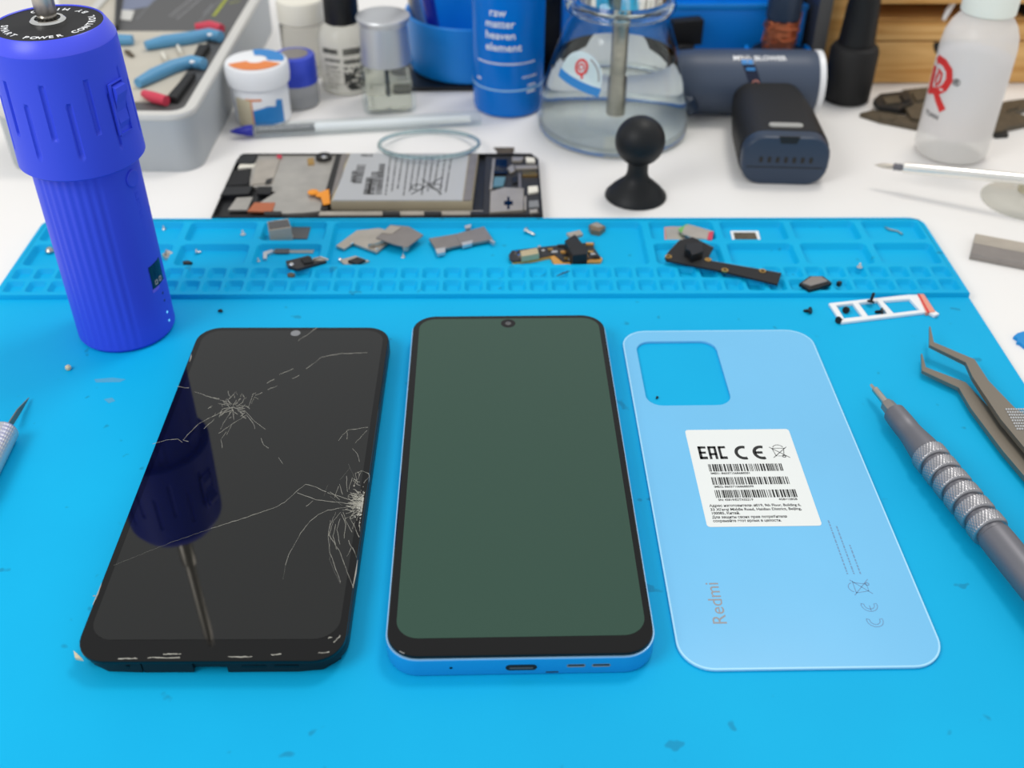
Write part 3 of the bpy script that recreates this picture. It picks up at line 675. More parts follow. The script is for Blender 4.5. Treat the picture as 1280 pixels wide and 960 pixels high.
screw_thing('small black screw in the middle opening of the card tray, near its divider', at(1104, 389, 1.5), q_lie(160, 20), M['black'], group=G)
screw_thing('small black screw under the left lower corner of the card tray', at(1047, 400, 1.4), q_lie(20, 20), M['black'], group=G)
G2 = 'tiny silver screws in the mat trays'
FL = -1.0
for lab, p, q, k in (('tiny silver screw standing alone in a left back tray, right of the blue driver', at(304, 294, FL), axisq((0, 0, 1)), 1.0),
                  ('tiny silver screw on its side in a left front tray next to the blue driver', at(244, 315, FL+1), q_lie(20), 1.0),
                  ('tiny silver screw in the back left tray close to the driver body', at(205, 287, FL), axisq((0, 0, 1)), .8),
                  ('tiny silver screw behind the bright metal shield plates', at(522, 281.5, FL), axisq((0, 0, 1)), 1.0),
                  ('tiny silver screw in front of the bright metal shield plates', at(504, 322, FL), axisq((0, 0, 1)), .8),
                  ('silver screw with a long shank lying behind the charging board', at(657, 288, FL+1.2), q_lie(-42, 5), 1.3),
                  ('bright bare screw on the small cells at the mat\'s right', at(1074, 335, 2.0), axisq((0, 0, 1)), 1.0),
                  ('tiny silver screw by the end of the thin flex strip', at(323, 327, FL), axisq((0, 0, 1)), .7)):
    screw_thing(lab, p, q, M['chrome'], .6*k, 1.8*k+(2.2 if k > 1.2 else 0), 1.25*k, .8*k, G2)
def small():
    # camera module with black square plate
    S = T('camera_module', 'silver and black camera block standing in a back left tray', 'camera module', *at(348, 295, FL))
    b = MB(); b.pq([(334, 277), (360, 273), (364, 284), (336, 288)], 6.0, 7.3, .3); P('module_body', b, mat('module_case', (186, 174, 158), .45, metal=.2), S, w=True)
    b = MB(); b.pq([(335, 277.5), (359.5, 274), (363, 282.5), (336.5, 286.5)], 6.25, .3); P('module_face', b, M['darkcard'], S, w=True, label='dark grey top face')
    b = MB(); b.pq([(358, 293), (366, 293), (366, 297), (360, 297.5)], .5, 1.8, .1); P('module_tab', b, M['tin'], S, w=True)
    b = MB(); b.pq([(361, 280.5), (389, 280.5), (384, 298), (359, 298)], FL+.6, .6, .1); O('shield_square', 'flat dark grey square plate beside the silver camera block', 'plate', b, M['darkcard'])
    # flex strip with connector
    S = T('flex_strip', 'thin silver flex strip with a dark middle in a left front tray', 'flex cable', *at(360, 313, FL))
    b = MB(); b.pq([(341, 311), (393, 311.5), (391, 316), (343, 315.5)], FL+.5, .45); P('strip_body', b, M['tin'], S, w=True)
    b = MB(); b.pq([(344, 310.8), (362, 310.8), (361, 316), (343, 316)], FL+.9, .5); P('strip_pad', b, M['darkcard'], S, w=True)
    b = MB(); b.pq([(329, 315), (340, 311.5), (342, 314), (334, 317.5), (333, 323), (329, 323)], FL+1.3, 1.25); P('strip_connector', b, M['satin'], S, w=True)
    # small board with ribbon
    S = T('sensor_board', 'small dark circuit board with a silver dot on the left small cells', 'circuit board', *at(378, 328, 2))
    b = MB(); b.pq([(357, 326), (386, 319), (390, 326), (408, 326), (372, 336), (360, 333)], 3.4, 1.2, .15); P('board', b, M['pcb'], S, w=True)
    b = MB(); b.pq([(376, 323), (388, 320), (392, 327), (380, 329)], 4.2, .9, .2); P('sensor_chip', b, M['matteblack'], S, w=True)
    b = MB(); b.lathe([(1.1, 0), (1.1, .5), (.7, .9)], 14, Matrix.Translation(at(364.5, 331.5, 3.4))); P('silver_dot', b, M['chrome'], S, w=True)
    b = MB(); b.tube([at(391, 324, 3.5), at(401, 321.5, 4.6), at(410, 325, 3.0)], .5, 6); b.pq([(390, 325), (404, 322.5), (407, 326), (393, 328.5)], 3.2, .4); P('ribbon_end', b, M['tin'], S, w=True)
    b = MB(); b.pq([(359, 342), (364, 340), (369, 342), (366, 345.5), (360, 345)], 2.7, 1.2, .3); O('metal_crumb', 'dull brown metal crumb in front of the dark sensor board', 'metal bit', b, M['olive'])
    b = MB(); b.pq([(228, 326.5), (235, 325), (240, 327), (236, 329), (229, 329)], FL+1.4, 1.4, .3); O('metal_crumb', 'black flattened crumb in the front tray by the blue driver', 'metal bit', b, M['scrap'])
    b = MB(); b.pq([(202, 317), (210, 314), (221, 320), (219, 323), (206, 321)], FL+1.8, 1.8, .5); b.tube([at(206, 318, 1), at(208, 313, 3), at(214, 316, 2), at(220, 322, .5)], .5, 5); O('metal_crumb', 'tangled silver and brown metal bit touching the blue driver', 'metal bit', b, M['tin'])
    b = MB(); b.lathe([(.8, 0), (1.7, .5), (1.9, 1.4), (1.1, 2.4)], 12, Matrix.Translation(at(63, 316, FL))); O('metal_crumb', 'rusty round metal bit left of the blue driver', 'metal bit', b, M['steel'])
    b = MB(); b.lathe([(.7, 0), (1.15, .6), (1.1, 1.5), (.5, 2.0)], 10, Matrix.Translation(at(86, 462, 0))); O('solder_pellet', 'small beige pellet on the mat below the blue driver', 'pellet', b, M['beigepr'])
    b = MB(); b.tube([at(273, 388.5, .5), at(276, 388, .8), at(278, 389.5, .5)], [.5, .7, .4], 6); O('dark_speck', 'tiny black crumb on the mat behind the cracked phone', 'crumb', b, M['black'])
    b = MB(); b.tube([at(820.5, 498, .4), at(822, 496, .6)], [.35, .5], 6); O('dark_speck', 'tiny black crumb inside the camera cut-out of the cover', 'crumb', b, M['black'])
    b = MB(); b.tube([at(696, 345, 1.2), at(704, 341.5, 1.4), at(712, 338.5, 2.2)], [.2, .4, .2], 6); O('dark_sliver', 'thin dark sliver lying in a small cell below the charging board', 'sliver', b, M['slate2'])
    b = MB(); b.tube([at(1106, 284, FL+.4), at(1112, 287, FL+.8), at(1122, 289, FL+.4), at(1128, 293, FL+.5)], [.3, .5, .4, .5], 6); O('wire_scrap', 'twisted wire scrap in the far right back tray', 'wire', b, M['steel'])
    # tiny chip
    S = T('micro_board', 'tiny board with a black chip below the bright shields', 'circuit board', *at(446, 326, FL))
    b = MB(); b.pq([(424, 325), (444, 319.5), (462, 326), (446, 331), (430, 330)], FL+.8, .8, .1); P('board', b, M['tin'], S, w=True)
    b = MB(); b.pq([(435, 325.5), (447, 321), (457, 324.5), (446, 330)], FL+1.9, 1.2, .2); P('chip', b, M['black'], S, w=True)
    b = MB(); b.lathe([(.8, 0), (.9, .6), (.5, 1.1)], 12, Matrix.Translation(at(425.5, 325.5, FL+.6))); P('solder_pad', b, M['chrome'], S, w=True)
    # shields
    S = T('metal_shield', 'bright angular metal shield, left one under another shield', 'metal shield', *at(455, 302, FL))
    b = MB(); b.pq([(420, 307), (446, 288), (474, 285), (500, 292), (486, 302), (471, 315), (441, 304), (430, 311)], .6, 1.0, .1); P('shield_plate', b, M['tin'], S, w=True)
    for p in ((440, 304), (470, 311.5)):
        b = MB(); b.tube([at(p[0]-2, p[1]+1, .8), at(p[0]+2, p[1]-1, 1.1)], .55, 6); P('soldered_tab', b, M['chrome'], S, w=True)
    S = T('metal_shield', 'bright metal shield with folded tab on top of another shield', 'metal shield', *at(500, 295, .6))
    b = MB(); b.pq([(470, 297), (488, 281), (511, 283), (529, 293.5), (509, 309), (492, 305)], 3.0, .6, .1); P('shield_plate', b, M['tin_dark'], S, w=True)
    b = MB(); b.pq([(488, 282), (501, 284), (490, 292), (477, 291)], 3.3, .3, .05); P('shield_window', b, M['tin'], S, w=True)
    for px in ([(474, 297), (486, 297), (470, 304), (460, 305)], [(502, 305), (512, 304), (510, 309), (504, 310)]):
        b = MB(); b.pq(px, 2.6, 1.8, .1); P('folded_tab', b, M['tin'], S, w=True)
    S = T('metal_shield', 'dark grey long metal shield with two bright tabs, right of the others', 'metal shield', *at(578, 298, FL))
    b = MB(); b.pq([(536, 298), (569, 292.5), (576, 306), (546, 313)], 1.2, 1.0, .1); b.pq([(569, 292.5), (605, 283), (616, 299), (576, 306)], 1.4, 1.2, .1); P('shield_plate', b, M['tin_dark'], S, w=True)
    for px in ([(544, 311), (557, 309), (556, 315), (547, 317)], [(577, 303), (591, 300), (590, 304), (578, 307)], [(581, 282), (589, 280), (588, 284.5), (582, 285.5)], [(614, 299), (619, 302), (617, 303.5), (612, 300)]):
        b = MB(); b.pq(px, 1.5, 1.6, .1); P('folded_tab', b, M['satin'], S, w=True)
    # charging board
    S = T('charging_board', 'black and amber charging port board with a black plug block on top', 'circuit board', *at(690, 320, FL))
    ol = [(638, 320), (644, 316), (690, 311), (730, 312), (748, 319), (753, 323), (751, 327), (694, 332), (688, 321), (665, 325.5), (641, 327.5)]
    b = MB(); b.pq(ol, .2, 1.3); P('board_substrate', b, M['pcb_edge'], S, w=True, label='amber edge layer')
    b = MB(); b.pq([(636, 318.5), (640, 313), (700, 306), (743, 303), (742, 309), (750, 321), (722, 325.5), (704, 327), (693, 318), (665, 324), (641, 326.5), (637, 324)], .7, .6); P('board', b, M['pcb'], S, w=True)
    b = MB(); b.pq([(650, 313), (672, 309), (674, 316), (652, 320)], 3.6, 3.0, .9); cp = P('usb_shell', b, mat('brass_steel', (214, 196, 156), .35, metal=.6), S, w=True)
    for p in ((645.5, 315), (649, 320), (674, 309.5), (679, 314.5)):
        b = MB(); b.lathe([(.9, 0), (.8, .7)], 8, Matrix.Translation(at(*p, .6))); P('solder_lug', b, M['chrome'], S, w=True)
    b = MB(); b.pq([(706, 300), (719, 292), (726, 301), (735, 311), (734, 317), (716, 319)], 6.5, 6.0, .8); P('plug_block', b, M['black'], S, w=True)
    b = MB(); b.pq([(708, 291), (725, 287), (729, 292), (714, 297)], 6.0, 1.5, .4); P('flex_connector', b, M['tin'], S, w=True)
    for k, p in enumerate(((688, 313), (693, 316), (702, 308), (704, 316), (709, 324), (715, 325), (720, 323), (731, 321), (737, 316), (741, 319), (746, 322), (737, 306))):
        b = MB(); s_ = 1.1+.3*(k % 3); c_ = at(*p, .7); b.box(c_.x-s_, c_.x+s_, c_.y-.7, c_.y+.7, .5, 1.5, .15); P('component', b, (M['gold'], M['satin'], M['scrap'], M['pcb_edge'])[k % 4], S, w=True)
    S = T('tiny_motor', 'small brown metal vibration part at the back of the wide tray', 'motor', *at(746, 285, FL))
    b = MB(); b.pq([(736, 281), (746, 277), (757, 283), (750, 289), (739, 287)], 1.6, 2.8, .4); P('motor_case', b, mat('motor_brown', (128, 112, 92), .4, metal=.4), S, w=True)
    b = MB(); b.pq([(738, 280.5), (746, 278), (754, 282.5), (748, 284)], 2.0, .5, .1); P('motor_lid', b, M['tin'], S, w=True)
    # stickers and black bracket
    b = MB(); b.pq([(832, 285), (850, 283.5), (858, 287), (856, 299), (833, 300)], .2, 1.2, .1); S = O('pad_cover', 'salmon and grey pad partly under the black bracket', 'pad', b, M['tin']); b = MB(); b.pq([(830.5, 284), (852, 282.5), (855, 301), (831, 301.5)], FL+.5, .45); P('pad_border', b, M['pink'], S, w=True)
    S = T('pad_cover', 'grey pad with a red end and a green corner behind the black bracket', 'pad', *at(873, 290, 2))
    b = MB(); b.pq([(856, 282), (862, 280.5), (892, 289), (889, 299.5), (866, 297), (852, 291)], 2.2, .7, .1); P('pad', b, M['tin'], S, w=True)
    b = MB(); b.pq([(848, 286), (858, 280), (862, 281), (853, 291)], 2.0, .6, .1); P('pad_corner', b, mat('green_tape', (110, 180, 90), .5), S, w=True, label='green corner')
    b = MB(); b.pq([(886, 290), (892, 289), (890, 299.5), (884, 299)], 2.5, .6, .1); P('pad_end', b, M['grip_red'], S, w=True, label='red end')
    S = T('camera_bracket', 'black angled phone bracket with gold screw holes lying across the trays', 'bracket', *at(895, 322, 2))
    ol = [(831, 322), (834, 316), (849, 300), (866, 296), (892, 309), (884, 324), (891, 326), (977, 341), (972, 355), (900, 338), (833, 325)]
    b = MB(); b.pq(ol, 3.6, .5, .1); P('bracket_underside', b, M['offwhite'], S, w=True, label='pale lower layer')
    b = MB(); b.pq(ol, 4.4, .9, .2); P('bracket_plate', b, M['matteblack'], S, w=True)
    b = MB(); b.pq([(857, 305), (878, 302), (879, 314), (865, 319), (862, 313), (857, 311)], 8.0, 4, .5); P('socket_block', b, M['black'], S, w=True)
    for p in ((835.5, 321.5), (885, 325.5), (906, 338.5), (953, 339.5)):
        b = MB(); b.lathe([(1.5, 0), (1.5, .5), (.8, .5), (.8, .2)], 16, Matrix.Translation(at(*p, 4.2))); P('screw_eyelet', b, M['gold'], S, w=True)
    S = T('speaker_mesh', 'small brown mesh piece in a white frame in a right back tray', 'mesh', *at(932, 294, FL))
    b = MB(); b.pq([(913, 288.5), (948, 288.5), (951, 300.5), (916, 301)], FL+1.0, 1.0, .1); P('mesh_frame', b, M['white'], S, w=True)
    b = MB(); b.pq([(917, 290.5), (944, 290.5), (947, 299), (919, 299.5)], FL+1.3, .4); P('mesh_panel', b, M['olive'], S, w=True)
    S = T('ear_speaker', 'small black and tan speaker block across the small cells at the right', 'speaker', *at(1020, 354, 2))
    b = MB(); b.pq([(999, 354), (1012, 345), (1029, 345), (1040, 353), (1024, 359), (1012, 362)], 3.5, 1.5, .3); P('speaker_case', b, M['black'], S, w=True)
    b = MB(); b.pq([(1003, 353), (1014, 345.5), (1027, 345.5), (1035, 351), (1014, 357)], 4.2, .8, .2); P('speaker_face', b, M['tin_dark'], S, w=True)
    b = MB(); b.pq([(1046, 352), (1049, 350.5), (1053, 352), (1050, 354)], 3.2, 2.0, .2); O('black_plug', 'black crumb of plastic in a small cell right of the speaker block', 'plastic bit', b, M['black'])
    b = MB(); b.pq([(1267, 420), (1272, 416), (1290, 411), (1300, 430), (1281, 433), (1275, 428), (1271, 427), (1272, 423)], DZ+1.4, 1.4, .2); O('foam_scrap', 'ragged blue plastic scrap on the desk at the right edge', 'plastic bit', b, mat('scrap_blue', (0, 138, 210), .5))
small()

# ------------------------------------------------------------------ phone chassis behind the mat
CH = T('phone_chassis', 'opened phone chassis with silver battery lying behind the mat', 'phone', -105.0, 262.0, DZ, -0.0150)
def chassis():
    z = 1.4                                    # world height of the inner floor
    ol = [(264, 272), (296, 200), (304, 192.5), (664, 192.5), (673, 199), (679, 272)]
    b = MB(); b.slab([at(x, y, 1.0)[:2] for x, y in ol], DZ+.2, z-1.2, .2); P('base_plate', b, M['black'], CH, w=True)
    b = MB(); b.slab([at(x, y, 2.2)[:2] for x, y in ol], 0, 0.01); o = ccw([at(x, y, 2.2)[:2] for x, y in ol])
    b = MB(); b.plate(o, [inset(o, 1.7)], 0.0, 2.6, .3); P('rim', b, M['black'], CH, w=True)
    def part(n, px, zt, h, m, bv=.15, par=CH, lab=None): b = MB(); b.pq(px, zt, h, bv); return P(n, b, M[m], par, w=True, label=lab)
    part('mid_plate', [(312, 194), (400, 194), (421, 194), (404, 263), (380, 266), (352, 267), (320, 256), (345, 240), (312, 232)], 1.9, 2, 'plate')
    part('top_left_block', [(300, 193), (322, 193), (317, 204), (295, 204)], 3.0, 3, 'black', .5)
    part('side_strip', [(300, 205), (320, 204), (317, 208), (297, 210)], 2.4, 1, 'offwhite')
    part('side_block', [(290, 213), (314, 210), (310, 230), (281, 232)], 3.0, 3, 'matteblack', .4)
    part('lower_block', [(281, 233), (316, 232), (311, 242), (275, 244)], 2.8, 3, 'black', .4)
    part('dark_bar', [(322, 233), (340, 233), (338, 242), (320, 242)], 2.6, 1, 'matteblack')
    part('pale_pad', [(296, 247), (316, 246), (309, 262), (285, 262)], 2.0, 1, 'plate', .1, CH, 'pale metal corner pad')
    part('copper_foil', [(318, 253), (344, 253), (340, 265), (309, 264)], 2.3, 1, 'copper', .05, CH, 'copper coloured foil')
    part('grey_pad', [(322, 200), (350, 198), (340, 228), (314, 230)], 2.5, .8, 'tin')
    part('dark_smudge', [(333, 224), (341, 222), (339, 228), (331, 229)], 2.7, .4, 'scrap')
    part('red_dot', [(346, 193.5), (352, 193.5), (352, 196.5), (346, 196.5)], 2.8, .8, 'grip_red')
    part('brass_ring', [(384, 198), (392, 197), (393, 204), (385, 205)], 2.7, .8, 'gold')
    b = MB(); c = at(405, 198, 2.0); b.lathe([(4.2, 0), (4.2, 1.5), (3.4, 1.8), (3.0, 1.2)], 24, Matrix.Translation(c)); r_ = P('camera_well', b, M['scrap'], CH, w=True)
    b = MB(); b.lathe([(1.7, 0), (1.5, 1.9), (.5, 2.1)], 18, Matrix.Translation(at(406, 200, 2.2))); P('well_dome', b, M['chrome'], r_, w=True)
    part('divider', [(420, 193), (428, 193), (409, 262), (400, 262)], 2.4, 2, 'scrap')
    part('orange_flex', [(400, 240), (411, 236), (413, 254), (404, 256), (401, 246), (395, 245), (394, 240)], 3.4, .4, 'orange_flex', .05, CH, 'orange ribbon')
    b = MB(); b.lathe([(2.6, 0), (2.6, .6), (2.0, .8)], 18, Matrix.Translation(at(391.5, 241, 3.0))); P('orange_pad', b, M['orange_flex'], CH, w=True)
    bt = part('battery', [(432, 191), (598, 191), (590, 251), (413, 251)], 5.2, 6.5, 'battside', .9)
    part('battery_wrap', [(438, 191.5), (586, 191.5), (578, 250), (416, 250)], 5.5, .5, 'batt', .1, bt, 'silver printed wrap')
    part('brown_tape', [(427, 193), (437, 192), (430, 206), (428, 220), (420, 235), (413, 247)], 5.6, .4, 'tin_dark', .05, bt)
    part('wrap_end', [(587, 191.5), (597, 191.5), (589, 250), (579, 250)], 5.6, .5, 'tin_dark', .1, bt)
    rnd = random.Random(5); tx = MB()
    def L(px0, py0, px1, py1, wd):
        p, q = at(px0, py0, 5.55), at(px1, py1, 5.55); d = (q-p); n = max(2, int(d.length/1.3)); dn = d.normalized(); s = Vector((-dn.y, dn.x, 0))*wd
        t = 0
        while t < d.length:
            l = rnd.uniform(.6, 1.8); a = p+dn*t; c = p+dn*min(d.length, t+l)
            tx.add([a-s, c-s, c+s, a+s], [(0, 1, 2, 3)]); t += l+rnd.uniform(.45, 1.1)
    for i in range(11):
        x = 487+i*7.6; L(x+1, 197, x-5 - i*.1, 244 - (i % 3)*4, .42)
    L(478, 205, 473, 243, 1.5); L(469, 215, 463, 243, 1.7); L(462, 222, 458, 243, 1.6); L(452, 194, 466, 194.5, 1.3); L(452, 206, 446, 230, 2.2); L(443, 214, 441, 228, 1.2)
    o = P('battery_print', tx, M['scrap'], bt, w=True, smooth=False); o['kind'] = 'stuff'
    cr = MB()
    for c_, r_ in (((522, 234), 3.2), ((545, 233), 3.0)):
        p = at(*c_, 5.56); cr.plate([(p.x+r_*cos(i*pi/10), p.y+r_*sin(i*pi/10)) for i in range(20)], [[(p.x+(r_-.6)*cos(i*pi/10), p.y+(r_-.6)*sin(i*pi/10)) for i in range(20)]], 5.5, 5.58)
    p, q = at(514, 243, 5.5), at(552, 222, 5.5); cr.tube([p, q], .3, 4); cr.tube([at(552, 243, 5.5), at(528, 224, 5.5)], .3, 4)
    P('battery_symbols', cr, M['ink'], bt, w=True, smooth=False)
    # lower end of the board
    part('end_board', [(607, 193), (664, 193.5), (672, 200), (677, 268), (604, 268)], 1.6, 1.8, 'pcb')
    part('dark_window', [(619, 199), (634, 199), (634, 217), (617, 217)], 2.6, 1, 'glass_black')
    part('window_frame', [(616, 198), (619, 198), (615, 236), (612, 236)], 2.8, 1.2, 'tin')
    part('blue_chip', [(618, 221), (632, 221), (629, 232), (616, 233)], 2.9, 1, mat_key('teal_chip'), .2)
    part('flex_bridge', [(634, 210), (641, 205), (644, 213), (638, 216)], 3.0, 1, 'tin')
    part('shield_can', [(613, 239), (630, 234), (655, 235), (654, 262), (612, 265)], 3.0, 1.4, 'tin', .4)
    part('cross_hole', [(634, 246), (637, 246), (637, 251), (641, 251), (641, 256), (637, 256), (637, 261), (634, 261), (634, 256), (630, 256), (630, 251), (634, 251)], 3.12, .2, 'glass_black', 0)
    for k, px in enumerate(([(640, 196), (655, 196), (652, 201), (640, 201)], [(657, 196), (668, 197), (669, 202), (658, 202)], [(643, 207), (672, 206), (673, 210), (645, 211)], [(653, 214), (671, 214), (672, 219), (653, 219)],
                            [(648, 216), (651, 216), (652, 234), (648, 234)], [(660, 233), (672, 232), (673, 239), (660, 241)], [(655, 245), (658, 245), (658, 262), (655, 262)], [(661, 251), (673, 250), (674, 258), (661, 259)], [(662, 262), (672, 261), (672, 265), (662, 266)], [(640, 221), (647, 220), (647, 228), (641, 229)])):
        part('component', px, 2.6, 1.2, ('tin', 'offwhite', 'tin', 'gold', 'tin_dark', 'offwhite', 'tin', 'grey', 'tin', 'black')[k], .2)
    b = MB(); b.slab([at(x, y, 1.5)[:2] for x, y in ((617, 184), (643, 184), (643, 187), (640, 193), (622, 193), (620, 187))], .7, 1.5, .1); P('gold_flex_tail', b, M['olive'], CH, w=True)
    for k, (x0, x1) in enumerate(((478, 500), (530, 552), (588, 606), (330, 352))):
        part('rail_clip', [(x0, 264), (x1, 264), (x1, 268.5), (x0, 268.5)], 3.0, 1, 'black', .2)
    part('front_rail', [(400, 264), (604, 263), (604, 268), (398, 269)], 2.1, 1.5, 'tin', .2)
def mat_key(n):
    if n not in M: M[n] = mat(n, (90, 130, 145), .3)
    return n
chassis()

# ------------------------------------------------------------------ clear ring, pen, suction ball, awl, suction disc, ruler
def misc():
    c = Vector((-83.5, 334.5, 3.0)); r = 26.0; tl = 0.17
    ring = MB(); ring.tube([c+Vector((r*cos(a), r*sin(a)*cos(tl), -r*sin(a)*sin(tl)+.8)) for a in [2*pi*i/64 for i in range(64)]], 1.1, 10, True)
    O('clear_ring', 'clear plastic ring resting on the battery of the phone chassis', 'ring', ring, M['ringclear'])
    p0, p1 = at(288, 164.5, 1.6), at(601, 147.5, 1.6); d = (p1-p0).normalized(); Ln = (p1-p0).length
    S = T('ballpoint_pen', 'clear ballpoint pen with blue tip lying behind the chassis', 'pen', *(p0+Vector((0, 0, .0))), q=axisq(d))
    b = MB(); b.lathe([(.5, 0), (1.6, 3), (2.9, 9), (3.1, 12)], 20); P('pen_tip', b, M['ink_blue'], S)
    b = MB(); b.lathe([(3.1, 11.8), (3.9, 13), (4.05, Ln-1), (3.8, Ln)], 12); P('barrel', b, M['clear'], S)
    b = MB(); b.lathe([(2.3, 13), (2.3, 45)], 16); P('grip_sleeve', b, M['grey'], S)
    b = MB(); b.lathe([(2.2, 45), (2.2, Ln-6)], 16); P('refill', b, M['white'], S)
    # suction ball
    S = T('suction_tool', 'black rubber suction ball on a cup standing behind the mat', 'suction tool', 20.0, 287.0, DZ)
    b = MB(); b.lathe([(14.6, 0), (15.2, .5), (15.0, 1.4), (12.5, 4.2), (9.5, 7.0), (6.8, 9.2), (5.5, 11.4), (5.0, 14), (5.0, 17.5), (5.6, 19.5)], 56, None, True, False); P('suction_cup', b, M['rubber'], S)
    b = MB(); b.lathe([(max(.05, 12.0*sin(pi*i/24)), 29.5-12.0*cos(pi*i/24)) for i in range(3, 25)], 56, None, True, True); P('ball', b, M['rubber'], S)
    # awl
    p0, p1 = at(1093, 206, 9.0), at(1330, 229, 17.0); d = (p1-p0).normalized(); Ln = (p1-p0).length
    S = T('scriber', 'slim chrome scriber with fine point leaning on the clear suction disc', 'scriber', *p0, q=axisq(d))
    b = MB(); b.lathe([(.15, 0), (1.2, 4), (1.3, 8), (.9, 9.5)], 16); P('point', b, M['tin'], S)
    b = MB(); b.lathe([(1.5, 9), (1.9, 10), (1.5, 11), (1.9, 12), (1.5, 13), (2.0, 14)], 20); P('collar', b, M['gun'], S)
    b = MB(); b.lathe([(2.0, 13.6), (2.6, 14), (2.6, Ln), (2.4, Ln+1)], 20); P('shaft', b, M['polish'], S)
    c = at(1283, 254, DZ)
    S = T('suction_disc', 'clear round suction disc with a stub at the right edge of desk', 'suction disc', c.x, c.y+2, DZ)
    b = MB(); b.lathe([(20.5, 0), (20.8, .8), (15, 2.6), (8, 4.4), (5, 6)], 64); P('disc', b, mat('clear_rubber', (226, 224, 214), .2, alpha=.5), S)
    b = MB(); b.lathe([(5, 5.5), (5, 12.5), (4.4, 13.2)], 32); P('stub', b, M['beigepr'], S)
    # steel bar
    p = [at(x, y, DZ)[:2] for x, y in ((1217, 299), (1211, 324))]; q = (at(1280, 311, DZ)-at(1217, 299, DZ)); q2 = q.normalized()*130
    b = MB(); a_, b_ = Vector(p[0]), Vector(p[1]); e = Vector((q2.x, q2.y))
    b.slab([a_, b_, b_+e, a_+e], DZ, DZ+3.0, .3); S = O('steel_bar', 'grey steel bar lying on the desk at the right of the mat', 'bar', b, M['tin_dark'])
    b = MB(); m_ = a_.lerp(b_, .48); b.slab([a_+Vector((.2, -.2)), m_, m_+e, a_+e], DZ+2.9, DZ+3.08, 0); P('bright_face', b, M['tin'], S, w=True, label='bright ground half')
misc()

